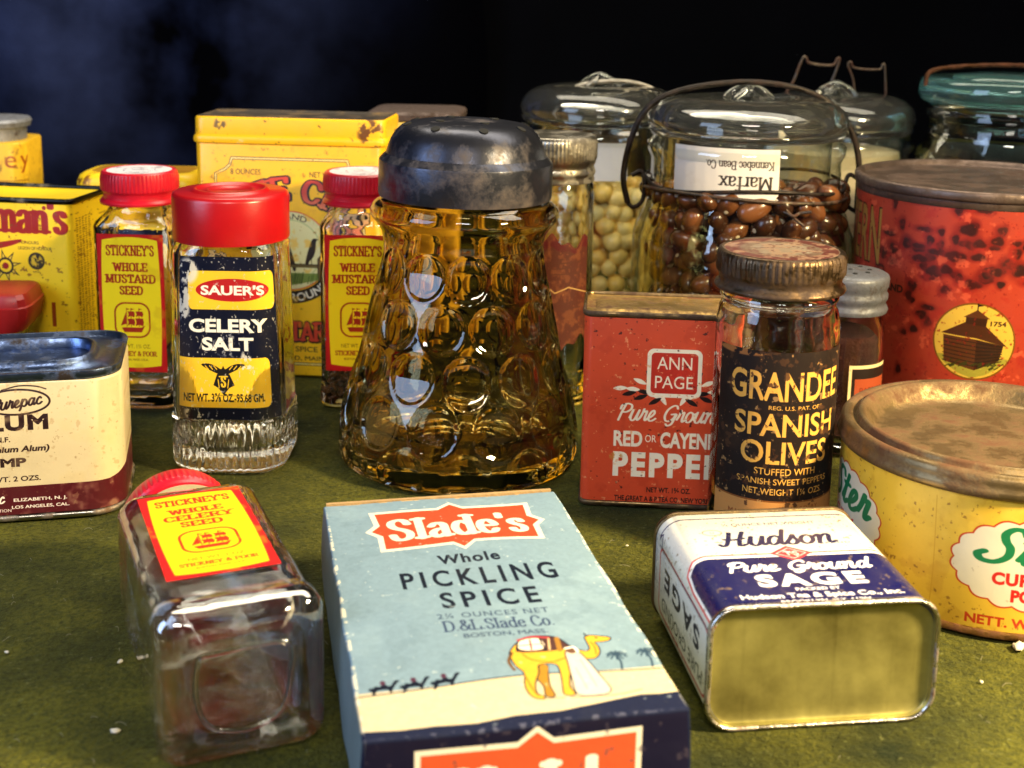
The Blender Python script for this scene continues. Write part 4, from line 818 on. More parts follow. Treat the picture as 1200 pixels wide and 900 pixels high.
def beans(name, n_label, cat, group, mat, cx, cy, rad, zmax, size, ang, shape=(.68, .43, .46)):
    bm = bmesh.new(); bmesh.ops.create_icosphere(bm, subdivisions=3, radius=1)
    for v in bm.verts:
        x, y, z = v.co; v.co = Vector((x*size*shape[0], y*size*shape[1]+.10*size*(x*x)*(shape[0] > .6), z*size*shape[2]))
    me = bpy.data.meshes.new(name); bm.to_mesh(me); bm.free(); me.shade_smooth(); me.materials.append(mat)
    out = 0; first = None
    def put(x, y, z):
        o = bpy.data.objects.new(name, me); COL.objects.link(o); o.location = (cx+x, cy+y, z); s_ = .86+.28*random.random(); o.scale = (s_, s_, s_)
        o.rotation_euler = (random.uniform(-1.1, 1.1), random.uniform(-1.0, 1.0), random.uniform(0, 6.28)); o['label'] = n_label; o['category'] = cat; o['group'] = group
    step = size*.90; lay = size*.76; z = .0062+size*.5; L = 0
    while z < zmax:
        top = z+lay >= zmax; low = z < zmax*.52
        rings = [rad-size*(.5+.82*q) for q in range(5)] if top else [rad-size*(.5+.82*q) for q in range(1 if low else 3)]
        for ri, rr in enumerate(rings):
            if rr < 0: continue
            n = max(1, int(2*math.pi*rr/step)); lim = ang*(.8 if low else 1) if not top else ang*1.5
            for i in range(n):
                a = 2*math.pi*(i+.5*((L+ri) % 2))/n+random.uniform(-.08, .08)
                if abs((a+math.pi/2+math.pi) % (2*math.pi)-math.pi) > lim: continue
                q = rr+random.uniform(-.0008, .0004)
                put(q*math.cos(a), q*math.sin(a), z+random.uniform(-.0016, .0016)+(.003*random.random() if top else 0)); out += 1
        z += lay; L += 1
    print(name, out)
    return out
k = NT('brown_bean'); oi = k.add('ShaderNodeObjectInfo'); col = k.mix(oi.outputs['Random'], C4((40, 22, 12)), C4((112, 68, 38)))
bc = k.mix(k.noise(120, 3, .5, .55, .75), col, C4((46, 22, 10)))
vd = k.add('ShaderNodeVectorMath', operation='DISTANCE'); vd.inputs[1].default_value = (0, -.0051, 0); k.link(k.add('ShaderNodeTexCoord').outputs['Object'], vd.inputs[0])
k.link(k.mix(k.math('LESS_THAN', vd.outputs['Value'], .0011), bc, C4((222, 206, 170))), k.b.inputs['Base Color']); k.set(Roughness=.25); M['bean'] = k.m
k = NT('cream_bean'); oi = k.add('ShaderNodeObjectInfo'); col = k.mix(oi.outputs['Random'], C4((250, 206, 100)), C4((255, 230, 150)))
k.link(col, k.b.inputs['Base Color']); k.set(Roughness=.35); M['cream_bean'] = k.m
nb1 = beans('brown_bean', 'glossy brown dried bean inside the jar with the upside down label', 'bean', 'brown beans in the front bail jar', M['bean'], MX, MY, .0508, .104, .0116, R(74))
# a pale fleck-like split bean stays out; soy beans in the jar behind
BX, BY = .0492, .745
sb = thing('soy_bean_jar', 'clear bail top jar of cream beans behind the zinc lid jar', 'jar', (BX, BY, 0), 0, 'glass bean jars with wire bails')
bail_jar(sb, .0455, .1452, .1245, body=.0500)
wrap_label('paper_label', .0445, .0445, .0445, .036, .0955, .1165, plain('blank_white_paper', (226, 220, 206), .6, 0, .1, 50, .05), sb, shift=-.004)
tube('wire_bail', wpath([(.0165, .742, .1080), (.0173, .742, .1153), (.0188, .742, .1252), (.0235, .742, .1342), (.0307, .742, .1415), (.0429, .742, .1462), (.0623, .742, .1476), (.0790, .742, .1440), (.0900, .742, .135), (.0945, .742, .118), (.0945, .742, .095)], BX, BY), .0012, M['zinc'], sb, n=10)
nb2 = beans('cream_bean', 'small cream dried bean inside the jar behind the zinc lid jar', 'bean', 'cream beans in the rear bail jar', M['cream_bean'], BX, BY, .0465, .092, .0108, R(66), (.55, .48, .49))

TX, TY = .186, .745
tj = thing('bail_clamp_jar', 'clear domed lid jar with two wire clamps standing up behind the brown bean jar', 'jar', (TX, TY, 0), 0, 'glass bean jars with wire bails')
bail_jar(tj, .0455, .1425, .1215, body=.049)
fl = lathe('cream_filling', [(.0005, .0075), (.040, .0085), (.0452, .012), (.0452, .075), (.041, .095), (.0375, .110), (.020, .112), (.0005, .113)], plain('cream_flour', (206, 192, 160), .9, 0, .15, 90, .4), None, loc=(TX, TY, 0)); fl['kind'] = 'stuff'; fl['label'] = 'cream coloured meal filling the jar with the wire clamps'; fl['category'] = 'meal'
tube('wire_clamp', wpath([(.1570, .75, .128), (.1586, .75, .1424), (.1622, .75, .1489), (.1664, .75, .1613), (.1685, .75, .1625), (.1712, .75, .1592), (.1840, .75, .1582), (.1866, .75, .1618), (.1880, .75, .1612), (.1845, .75, .1493), (.1800, .75, .1400)], TX, TY), .0009, M['wire'], tj, smooth=5)
tube('wire_clamp', wpath([(.1998, .755, .1390), (.1982, .755, .1492), (.1950, .755, .1570), (.1945, .755, .1592), (.1962, .755, .1600), (.1987, .755, .1566), (.2127, .755, .1559), (.2146, .755, .1586), (.2160, .755, .1578), (.2177, .755, .1420), (.2187, .755, .1300)], TX, TY), .0007, M['wire'], tj, smooth=5)

# teal lidded jar at the right edge
QX, QY = .274, .715
qj = thing('teal_lid_jar', 'jar with thick teal glass lid and rusty wire loop at the right edge', 'jar', (QX, QY, 0), 0)
lathe_jar('glass_body', [(.0005, .002), (.042, .0006), (.048, .004), (.0485, .010), (.0485, .105), (.046, .115), (.0415, .120), (.0415, .132), (.043, .134), (.043, .138), (.041, .140)], [(.037, .140), (.037, .120), (.0445, .104), (.0445, .010), (.040, .006), (.0005, .0055)], M['clear'], qj)
lathe('teal_lid', [(.0005, .1405), (.042, .1403), (.0462, .1420), (.0476, .1455), (.0474, .1500), (.0462, .1532), (.0440, .1545), (.030, .1542), (.0290, .1560), (.0150, .1575), (.0005, .1577)], M['teal'], qj, sharp=60)
tube('wire_loop', [(-.047, -.004, .1500), (-.0465, -.003, .1560), (-.040, -.001, .1592), (-.02, 0, .1612), (0, 0, .1618), (.02, 0, .1612), (.04, 0, .1592), (.047, -.003, .155)], .0013, metal('orange_rust_wire', (70, 46, 30), (96, 52, 26), .6, .5, 140), qj, n=10)
fl = lathe('dark_filling', [(.0005, .0065), (.038, .0075), (.0438, .012), (.0438, .100), (.040, .112), (.020, .114), (.0005, .114)], plain('dark_spice', (22, 12, 10), .8, 0, .5, 200, .8), None, loc=(QX, QY, 0)); fl['kind'] = 'stuff'; fl['label'] = 'dark whole spice filling the jar with the teal lid'; fl['category'] = 'spice'

# ================================================================== RED CAN with the fort
c = Canvas(-180, 180, 0, 116, 6, (160, 52, 34)); K = (34, 16, 12)
g_ = np.random.default_rng(5)
for i in range(105):
    x, y = -66+g_.random()*110, 74+min(g_.random(), g_.random()+.2)*36
    if i > 90: x, y = -52+g_.random()*22, 26+g_.random()*46
    if abs(x+18) < 19 and y < 70: continue
    r1, r2 = 1.2+2.6*g_.random(), 1.1+1.5*g_.random(); c.blot(x, y, r1*1.5, r2*1.6, (112, 22, 18), .75, .7); c.blot(x+.4, y-.2, r1, r2, (44, 12, 12), .7+.3*g_.random(), .4)
c.worn(7, .58, (150, 30, 24), 81, .12, .55); c.worn(5, .64, (226, 104, 70), 82, .1, .5)
ex, ey = -18, 50
c.ellipse(ex, ey, 17.4, 17.4, (110, 70, 16)); c.ellipse(ex, ey, 16.7, 16.7, (204, 166, 62)); c.poly([(ex-15, ey-8), (ex, ey-16.6), (ex+15, ey-8), (ex+8, ey-7), (ex-8, ey-7)], (150, 140, 50), 3)
B1, B2 = (52, 26, 12), (80, 42, 18)
c.poly([(ex-13, ey+2), (ex-12, ey-10), (ex+1, ey-13), (ex+1, ey+1)], B2); c.poly([(ex+1, ey+1), (ex+1, ey-13), (ex+11, ey-8), (ex+12.5, ey-1)], B1)
c.poly([(ex-14, ey+2.6), (ex-4, ey+8.6), (ex+3, ey+8.6), (ex+14, ey-1.5), (ex+1, ey+1.6)], (66, 32, 14)); c.poly([(ex-4, ey+8), (ex-4, ey+11), (ex+5, ey+11), (ex+4.5, ey+7)], B1); c.poly([(ex-5, ey+10.8), (ex+.6, ey+14.4), (ex+6, ey+10.6)], B2); c.line([(ex+.6, ey+14), (ex+.6, ey+17.2)], .4, K); c.poly([(ex+.6, ey+17), (ex+3, ey+16.4), (ex+.6, ey+15.8)], K)
for i in range(7): c.line([(ex-12.6, ey+.6-1.7*i), (ex+.8, ey-.4-1.8*i)], .35, K); c.line([(ex+1.2, ey-.6-1.8*i), (ex+12, ey-1.6-1.1*i)], .35, (24, 12, 8))
for i in range(30): x = ex-12+24*g_.random(); y = ey-12.5+3*g_.random(); c.line([(x, y), (x+1.5, y+1)], .5, (50, 50, 14))
c.sans('1754', ex+9.6, ey+7.6, 2.2, K, w=6.6, bold=.02); c.sans('BRAND', -59, 67, 3.4, K, w=15, bold=.03)
for off, gr, col in ((0, 1.6, K), (0, 0, (150, 108, 48))): c.sans('FORT WESTERN', -67, 78, 26, col, w=100, al='r', bold=.02+gr*.012, sp=1.1)
c.worn(1.6, .70, (120, 24, 18), 83, .03, .7)
rm_ = c.mat('red_can_print', .42, .4, False, .3, (60, 20, 14), coat=.2)
rc = thing('red_spice_can', 'large round red can with log fort emblem dated 1754 and dark lid rim', 'can', (.2215, .60, 0), .0)
lathe('body', [(.050, .0008), (.0565, .0008), (.0570, .002), (.0570, .1085)], rm_, rc, N=128)
lathe('lid', [(.0571, .1085), (.0573, .1087), (.0573, .1116), (.0581, .1120), (.0584, .1128), (.0584, .1154), (.0578, .1162), (.0564, .1165), (.0552, .1160), (.0546, .1142), (.0540, .1136), (.040, .1138), (.0005, .1134)], metal('dull_can_lid', (104, 88, 80), (62, 42, 30), .45, .42, 60, .75), rc, N=128, cap0=False, sharp=60)

# ================================================================== ANN PAGE pepper tin
c = Canvas(-93, 93, 0, 80, 9, (204, 70, 36)); Wt = (238, 220, 190); K = (34, 16, 12); X0 = 4.5
c.worn(8, .58, (184, 56, 28), 91, .12, .5)
for s in (-1, 1):   # laurel sprig
    for i, (dx, dy, a) in enumerate(((6, 45.6, 14), (11, 47.2, 8), (15.6, 48.2, 4), (20.5, 48.4, -4), (8.5, 50.5, 34), (13, 51.4, 22), (4, 44.6, 60), (9, 53.6, 50), (17, 46.4, -14), (12.6, 45, -20), (7, 43.6, -30))):
        x, y = X0+1.5+s*dx, dy; L_, th_ = 5.6, R(a); d = np.array([math.cos(th_)*s, -math.sin(th_)*-1]); n = np.array([-d[1], d[0]]); p = np.array([x, y])
        leaf = [p-d*L_*.5, p+n*.95, p+d*L_*.5, p-n*.95]; c.poly(leaf, K if i % 3 == 1 or i > 7 else Wt, 4)
c.rrect(X0+1.5, 55, 21, 19.4, 2.6, Wt); c.rrect(X0+1.5, 55, 17.8, 16.2, 1.6, (186, 42, 24))
c.sans('ANN', X0+1.5, 56.6, 5.2, Wt, w=13.4, bold=.004); c.sans('PAGE', X0+1.5, 49, 5.2, Wt, w=14.6, bold=.004)
c.pen('Pure Ground', X0+1, 35.6, 6.4, Wt, w=42, font=SCRIPT, wx=.15, wy=.1, serif=0, sp=.02, shear=.22)
c.sans('RED', X0-15.4, 25.2, 6.1, Wt, w=11.2, bold=.04); c.sans('OR', X0-6.6, 27, 3, Wt, w=4.4, bold=.01); c.sans('CAYENNE', X0+9.8, 25.2, 6.1, Wt, w=25.5, bold=.04)
c.sans('PEPPER', X0+.5, 13.2, 9.4, Wt, w=43, bold=.05, sp=1.25)
c.sans('NET WT. 1⅝ OZ.', X0+1, 6.4, 2.1, K, w=17, bold=.02); c.sans('THE GREAT A & P TEA CO. NEW YORK, N.Y.', X0+1, 2.6, 2.1, K, w=42, bold=.02)
c.rect(-51, -39, 7, 52, (176, 40, 24)); c.rrect(-45, 30, 10, 50, 1, Wt, ring=.6); c.sans('PEPPER', -42.6, 30, 5, Wt, w=40, bold=.02, rot=90); c.sans('PURE GROUND', -48.6+2, 30, 1.6, Wt, w=36, rot=90, bold=0)
c.worn(2, .76, (60, 20, 14), 92, .03, .8); c.worn(1.6, .72, (226, 160, 110), 93, .02, .6); c.worn(2, .5, (190, 120, 50), 94, .1, .8, box=(X0-20, 20.5, 3, 2))
an = thing('red_pepper_tin', 'red rectangular pepper tin with white lettering and rusty flat top', 'tin', front(.0573, .4747, -.079, .033), -.079)
tin_body(an, .058, .033, .0785, .0035, c.mat('red_pepper_print', .55, .25, False, .2, (60, 22, 10)), .001, .0770, c1=False)
bead('base_rim', .0291, .0166, .0038, .0011, .0006, .0011, M['tarnish'], an)
bead('top_rim', .0291, .0166, .0038, .0776, .0007, .0012, M['tarnish'], an)
loft('top_plate', [(.0776, .0286, .0161, .0034), (.0772, .0275, .015, .003), (.0770, .025, .0125, .003), (.0782, .0235, .0110, .003), (.0784, .021, .009, .003)], metal('rusty_gold_top', (160, 128, 70), (92, 54, 24), .5, .4, 90, .8), an, cap0=False)

# ================================================================== OLIVE JAR
c = Canvas(-29, 29, 0, 66, 11, (24, 14, 12)); GD = (200, 148, 66)
c.rect(-29, 29, 0, 11, (176, 122, 66)); c.line([(-29, 11.3), (29, 11.3)], .5, (120, 70, 30))
c.sans('GRANDEE', 0, 49.0, 10.4, GD, w=45, bold=.02, arc=(0, -250, 299)) if False else c.sans('GRANDEE', 0, 48.6, 10.6, GD, w=45, bold=.02)
c.sans('REG. U.S. PAT. OFF.', 3, 45.2, 1.5, GD, w=21, bold=.01); c.sans('SPANISH', 0, 35.6, 8.4, GD, w=40, bold=.02); c.sans('OLIVES', 0, 25.4, 8.4, GD, w=34, bold=.02)
c.sans('STUFFED WITH', 0, 21.2, 2.6, GD, w=23, bold=.01); c.sans('SPANISH SWEET PEPPERS', 0, 17.6, 2.3, GD, w=36, bold=.01); c.sans('NET WEIGHT 1¼ OZS.', 0, 13.8, 2.4, GD, w=31, bold=.01)
c.sans('PACKED BY', 6, 8.0, 1.5, (110, 56, 24), w=16, bold=0, sp=1.3); c.sans('MAWER·GULDEN·ANNIS, INC.', 0, 4.2, 2.4, (104, 46, 20), w=42, bold=0); c.sans('NEW YORK, N.Y.', 0, 1.0, 1.6, (104, 46, 20), w=24, bold=0)
c.worn(3, .66, (60, 36, 22), 101, .04, .8); c.worn(1.8, .72, (170, 130, 80), 102, .03, .7); c.worn(2, .5, (150, 96, 50), 103, .06, .9, box=(-20, 65, 12, 1.6))
M['olive_label'] = c.mat('black_olive_label', .6, .2, True, .3, (90, 60, 30), back=(120, 84, 50))
gj = thing('olive_jar', 'tall clear olive jar with black and gold label and bronzed ribbed screw lid', 'jar', (.0944, .440, 0), .06)
lathe_jar('glass_body', [(.0005, .0012), (.0160, .0003), (.0196, .0012), (.0212, .0040), (.0216, .010), (.0216, .084), (.0214, .0875), (.0206, .0910), (.0197, .0930), (.0200, .0942), (.0207, .0952), (.0206, .0964), (.0196, .0972), (.0190, .0980), (.0190, .1060)],
          [(.0168, .1062), (.0168, .097), (.0184, .091), (.0192, .086), (.0192, .010), (.016, .0068), (.0005, .0062)], M['clear_wavy'], gj)
wrap_label('paper_label', .0216, .0216, .0216, .056, .0155, .0800, M['olive_label'], gj, n=48)
lathe('screw_lid', [(.0205, .0978), (.0224, .0979), (.0228, .0986), (.0225, .0995), (.0214, .1002), (.0212, .1018), (.0216, .1030), (.0220, .1036), (.0222, .1044, .014), (.0222, .1096, .014), (.0217, .1112), (.0206, .1118), (.0198, .1114)], M['bronze'], gj, N=240, knurl=64, sharp=60, cap1=False)
c = Canvas(-20, 20, -20, 20, 10, (112, 92, 76)); c.ellipse(0, 0, 17, 17, (92, 44, 38), ring=5); c.ellipse(0, 0, 11, 11, (132, 116, 98)); c.worn(4, .5, (150, 120, 96), 105, .08, .8); c.worn(2, .6, (90, 50, 40), 106, .05, .8)
disc('lid_top', .0199, .11145, c.mat('worn_printed_lid', .45, .4, True, .4, metal=.4), gj)

# ================================================================== SMALL SHAKER JAR
sh = thing('paprika_shaker_jar', 'small glass shaker of red brown spice with pierced grey metal lid', 'shaker', (.1480, .548, 0), 0)
lathe_jar('glass_body', [(.0005, .001), (.0135, .0004), (.0158, .002), (.0164, .005), (.0164, .048), (.0160, .052), (.0148, .0555), (.0144, .058), (.0144, .066)], [(.0124, .0662), (.0126, .056), (.0142, .050), (.0144, .008), (.012, .006), (.0005, .0055)], M['clear_wavy'], sh)
lathe('shaker_lid', [(.0150, .0575), (.0166, .0578), (.0170, .0590), (.0165, .0602), (.0158, .0608), (.0160, .0622), (.0167, .0632), (.0168, .0648), (.0161, .0658), (.0162, .0672), (.0168, .0682), (.0170, .0712), (.0165, .0724), (.0150, .0732), (.008, .0738), (.0005, .0739)], metal('dark_grey_tin', (92, 94, 102), (58, 50, 48), .3, .45, 120, .3), sh, N=96, sharp=60)
for i in range(9):
    a = i*2*math.pi/8; q = .0085 if i < 8 else 0
    h = lathe('pour_hole', [(.0010, -.0006), (.0010, .0002), (.0008, .00025), (.0003, .0002)], hole, sh, N=14); h.location = (q*math.cos(a), q*math.sin(a), .0738); h.rotation_euler = (0, 0, 0)
c = Canvas(0, 26, 0, 24, 12, (214, 190, 140)); c.rect(1.4, 24.6, 1.4, 22.6, (30, 18, 14)); c.rect(3, 23, 3, 18.6, (150, 66, 36)); c.sans('PAPRIKA', 13, 12.6, 2.6, (110, 40, 20), w=15, bold=.01); c.worn(3, .56, (236, 216, 170), 111, .03, .9, box=(22, 23, 5, 3))
wrap_label('paper_label', .0164, .0164, .0164, .024, .014, .0385, c.mat('orange_bordered_label', .5, .3, True, .3), sh, shift=.010)
sp_ = lathe('paprika_powder', [(.0005, .0065), (.011, .0068), (.0138, .009), (.0139, .0465), (.012, .0485), (.0005, .0480)], plain('paprika', (72, 26, 12), .9, 0, .5, 200, .7), None, loc=(.1480, .548, 0)); sp_.scale = (1, 1, 1.1); sh.scale = (1, 1, 1.1); sp_['kind'] = 'stuff'; sp_['label'] = 'red brown ground spice inside the small shaker'; sp_['category'] = 'spice'

# ================================================================== YELLOW ROUND CAN
c = Canvas(-166, 166, 0, 56, 9, (210, 170, 52)); GN = (20, 110, 66); RB = (176, 52, 18); CR = (214, 204, 178)
c.worn(6, .55, (194, 150, 44), 121, .1, .6); c.worn(14, .55, (220, 184, 72), 122, .12, .5); c.worn(1.5, .72, (120, 80, 24), 123, .03, .7)
for bx in (-7, -79, 65, 137):
    def scal(e): return [(bx+(22.6+e+1.2*abs(math.sin(a*9)))*math.cos(a), 25.4+(14.2+e+1.2*abs(math.sin(a*9)))*math.sin(a)) for a in np.linspace(0, 2*math.pi, 145)[:-1]]
    c.poly(scal(0), RB); c.poly(scal(-.55), CR)
    c.pen('Ster', bx+.6, 25.8, 11, GN, w=36, font=SCRIPT, wx=.22, wy=.13, serif=0, sp=.04, shear=.25)
    c.sans('CURRY', bx-1.0, 18.8, 3.9, (190, 30, 24), w=19, bold=.05, sp=1.1); c.sans('POWDER', bx+6.5, 13.4, 3.9, (190, 30, 24), w=22, bold=.05)
    c.sans('NETT. Wt. 2 OZS.', bx+1, 4.6, 3.1, RB, w=37, bold=.035)
c.line([(-36, 2), (-35.4, 20), (-36, 44)], .25, (190, 144, 30), 4)
yc = thing('yellow_powder_can', 'squat round yellow can with scalloped cream badge and rusty pressed lid', 'can', (.1693, .4242, 0), 0)
lathe('body', [(.048, .0012), (.0518, .0012), (.0520, .0024), (.0520, .0475)], c.mat('yellow_can_print', .45, .4, False, .2, (110, 70, 20), coat=.1), yc, N=128)
rust_lid = metal('rusty_can_lid', (126, 106, 74), (84, 52, 26), .55, .42, 48, .85, .4)
lathe('base_rim', [(.0500, .0002), (.0520, .0002), (.0529, .0008), (.0530, .0020), (.0525, .0028), (.0516, .0030)], metal('rusty_rim', (120, 86, 44), (84, 46, 20), .6, .4, 120), yc, N=128)
lathe('lid', [(.0516, .0464), (.0530, .0466), (.0535, .0478), (.0533, .0492), (.0528, .0500), (.0528, .0512), (.0526, .0530), (.0516, .0541), (.0502, .0543), (.0488, .0536), (.0478, .0522), (.0474, .0524), (.0470, .0545), (.0462, .0553), (.0450, .0552), (.0436, .0535), (.0418, .0500), (.0404, .0486), (.0385, .0484), (.030, .0488), (.012, .0490), (.0005, .0490)], rust_lid, yc, N=128, cap0=False, sharp=60)

# ================================================================== HUDSON SAGE TIN, lying on its back
c = Canvas(-98, 98, 0, 64.6, 10, (206, 204, 198)); NV = (18, 18, 72); RD = (206, 48, 62); Wt = (238, 234, 232)
X0 = 1.0
nav = [(-33, -1), (-33, 20), (-32, 27), (-29, 30.2), (-25, 31), (35, 31), (35, -1)]
c.poly([(-34.6, -1), (-34.6, 20), (-33.4, 28.6), (-29.6, 32.6), (-25, 33.4), (60, 33.4), (60, -1)], RD); c.poly([(-33.9, -1), (-33.9, 20), (-32.8, 28.2), (-29.3, 31.9), (-25, 32.6), (60, 32.6), (60, -1)], Wt); c.poly(nav[:5]+[(60, 31), (60, -1)], NV)
c.line([(-40, 44), (-38, 52), (-33, 57.6), (-27, 59.4), (60, 59.4)], .55, NV, 4)
c.sans('½ OUNCE NET WEIGHT', X0, 53.4, 1.9, (70, 70, 96), w=30, bold=.006); c.ellipse(-18.6, 49, 3.0, 1.9, (214, 120, 110), ring=.4); c.sans('U', -18.6, 48.3, 1.5, (214, 120, 110), bold=0)
c.pen('Hudson', X0-1.5, 39.2, 9.2, (30, 30, 70), w=38, font=SCRIPT, wx=.16, wy=.12, serif=0, sp=.0, shear=.15); c.sans('BRAND', X0+16, 38.4, 1.4, (60, 60, 90), w=9.5, bold=.01, sp=1.2)
c.poly([(X0-6.6, 33), (X0, 38), (X0+6.6, 33), (X0, 28)], RD); c.line([(X0-4.6, 33), (X0, 36.4), (X0+4.6, 33), (X0, 29.6)], .4, (240, 180, 180), closed=True); c.sans('TS', X0, 31.6, 2.8, (240, 190, 190), w=4.6, bold=.02); c.line([(X0-1.6, 35), (X0+1.6, 31)], .4, (240, 190, 190))
c.pen('Pure Ground', X0-.6, 22.0, 5.8, Wt, w=43.5, font=SCRIPT, wx=.2, wy=.15, serif=0, sp=.02, shear=.18)
c.sans('SAGE', X0, 12.6, 7.2, Wt, w=32, bold=.045, sp=1.25); c.sans('PACKED BY', X0, 9.4, 1.7, Wt, w=13, bold=.03); c.pen('Hudson Tea & Spice Co., Inc.', X0, 5.2, 2.9, Wt, w=47, wx=.14, wy=.12, serif=0, sp=.08) if False else c.sans('Hudson Tea & Spice Co., Inc.', X0, 5.4, 2.7, Wt, w=47, bold=.03); c.sans('BROOKLYN, N.Y. 11206', X0, 2.4, 1.6, Wt, w=26, bold=.03)
# left side panel, reading away from the base
sx_ = -47
c.rect(-60, -37.6, 0, 64.6, Wt)
c.rrect(sx_, 30, 21, 54, 3.4, RD, ring=.8); c.sans('SAGE', -41.2, 31, 6.6, (34, 36, 60), w=40, bold=.03, rot=90, sp=1.3); c.sans('PURE GROUND', -51.4, 30, 4.2, (60, 66, 76), w=46, bold=.005, rot=90)
c.line([(-36.6, 0), (-36.6, 58)], .4, NV); c.worn(1.4, .73, (120, 100, 80), 131, .02, .8)
hm_ = c.mat('sage_print', .3, .5, False, .1, (90, 70, 50), coat=.35)
hmat = Matrix.Translation((.0877, .3242, .0182)) @ Matrix.Rotation(.1282, 4, 'Z') @ Matrix.Rotation(R(-90), 4, 'X')
ht = thing('sage_tin', 'white and navy sage tin lying on its back with bare metal base forward', 'tin', mat4=hmat)
tin_body(ht, .0648, .0356, .0646, .0075, hm_, .0006, .0640, c0=False)
brt = metal('bright_tinned_steel', (200, 196, 176), (110, 78, 48), .2, .24, 80)
bead('base_rim', .0325, .0179, .0076, .0010, .0007, .0014, metal('worn_rim', (205, 198, 190), (96, 62, 40), .36, .25, 110), ht)
bead('top_rim', .0325, .0179, .0076, .0640, .0006, .0011, M['tarnish'], ht)
gold = NT('lacquered_base'); gold.link(gold.mix(gold.math('ADD', gold.noise(34, 5, .6, .36, .75), gold.math('MULTIPLY', gold.noise(420, 3, .6, .58, .75, 'Object', (1, .06, .2)), .14)), C4((190, 180, 108)), C4((104, 96, 48))), gold.b.inputs['Base Color']); gold.set(Metallic=.75); gold.link(gold.math('ADD', gold.math('MULTIPLY', gold.noise(90, 6, .7, .3, .7),   .18), .28), gold.b.inputs['Roughness']); gold.bump(gold.noise(30, 3, .5, .2, .8), .25, .0016)
def flip(o):
    o.data.flip_normals(); return o
flip(loft('base_plate', [(.0004, .0318, .0172, .007), (.0016, .0314, .0168, .0068), (.0021, .0306, .0160, .0062), (.0023, .028, .0135, .005)], gold.m, ht, cap0=False, s=8))

# ================================================================== SLADE'S BOX
c = Canvas(-38.7, 38.7, 0, 135.2, 11, (108, 131, 148)); OR = (188, 62, 36); Wt = (198, 192, 180); K = (10, 18, 34); DT = (20, 26, 52)
c.worn(16, .52, (120, 143, 158), 141, .2, .7); c.worn(6, .6, (96, 118, 134), 142, .12, .4)
bd = [(-27.4, 112), (-24.2, 116.6), (-25, 127), (-3, 126.2), (1.6, 131), (5.6, 126.4), (27.4, 127.4), (26.6, 117), (30, 112.8), (27, 108.6), (26.6, 97.8), (5, 98.4), (1, 93.4), (-2, 97.6), (-24.2, 96.6), (-24, 107.6)]
ctr = np.array([1.2, 112.2]); inn = [tuple(ctr+(np.array(p)-ctr)*np.array([.93, .885])) for p in bd]
c.poly(bd, Wt); c.poly(inn, OR); c.pen("Slade's", 1.4, 104.2, 15, Wt, w=43.5, wx=.215, wy=.11, serif=.06, sp=.07)
c.sans('Whole', .8, 84.8, 6.0, K, w=18.4, bold=.03, sp=1.15); c.sans('PICKLING', 1.8, 70.6, 10.4, K, w=45, bold=.022, sp=1.4); c.sans('SPICE', 2.3, 57.2, 9.4, K, w=27.6, bold=.022, sp=1.4)
c.sans('2¼ OUNCES NET', 1.4, 51.2, 2.8, (50, 66, 90), w=30.6, bold=.01, sp=1.15); c.pen('D.&L.Slade Co.', 1.8, 44.2, 5.4, (40, 54, 84), w=29.4, wx=.14, wy=.08, serif=.06, sp=.04); c.sans('BOSTON, MASS.', 2.6, 40.2, 2.2, (50, 66, 90), w=22.4, bold=.02)
c.rect(-39, 39, 0, 20, (188, 174, 144)); c.line([(-38.7, 18.6), (0, 20.3), (38.7, 18.8)], .4, K, 6); c.poly([(-39, 18.6), (0, 20.3), (39, 18.8), (39, 17), (-39, 16)], (188, 174, 144))
c.line([(-38.7, 18.6), (0, 20.3), (38.7, 18.8)], .45, K, 6)
c.poly([(-39, -1), (-39, 4.0), (-30, 3.2), (-22, 3.7), (-12, 3.2), (-3, 4.3), (8, 4.0), (17.6, 5.6), (24, 7.0), (29, 8.0), (34, 7.6), (39, 7.8), (39, -1)], DT)
# palms and caravan
for x, y0, h_ in ((28.4, 20, 7), (36.4, 20, 7.4)):
    c.line([(x-.5, y0), (x+.2, y0+h_*.5), (x, y0+h_)], .6, (40, 60, 80), 4)
    for a in range(10): b = R(a*36+10); c.line([(x, y0+h_), (x+1.6*math.cos(b), y0+h_+1.3*math.sin(b)+.3), (x+2.6*math.cos(b), y0+h_+1.9*math.sin(b)-.5)], .55, (40, 60, 80), 4)
for i, x in enumerate((-32, -24.5, -17)):
    c.poly([(x-2.6, 20.6), (x-1.6, 22.8), (x-.4, 22.4), (x+.6, 23.9), (x+1.5, 22.4), (x+2.4, 22.6), (x+3.4, 24.6), (x+4.6, 24.4), (x+3.8, 23.4), (x+2.6, 21), (x+1.9, 19.0), (x+1.4, 20.8), (x-1.2, 20.8), (x-2.0, 19.0)], K, 2)
    c.line([(x-2, 19.6), (x-2.6, 18.8)], .5, K); c.ellipse(x+.4, 24.0, .7, 1.0, (70, 40, 60)); c.line([(x-2.6, 21.4), (x+2.2, 21.8)], 1.3, K)
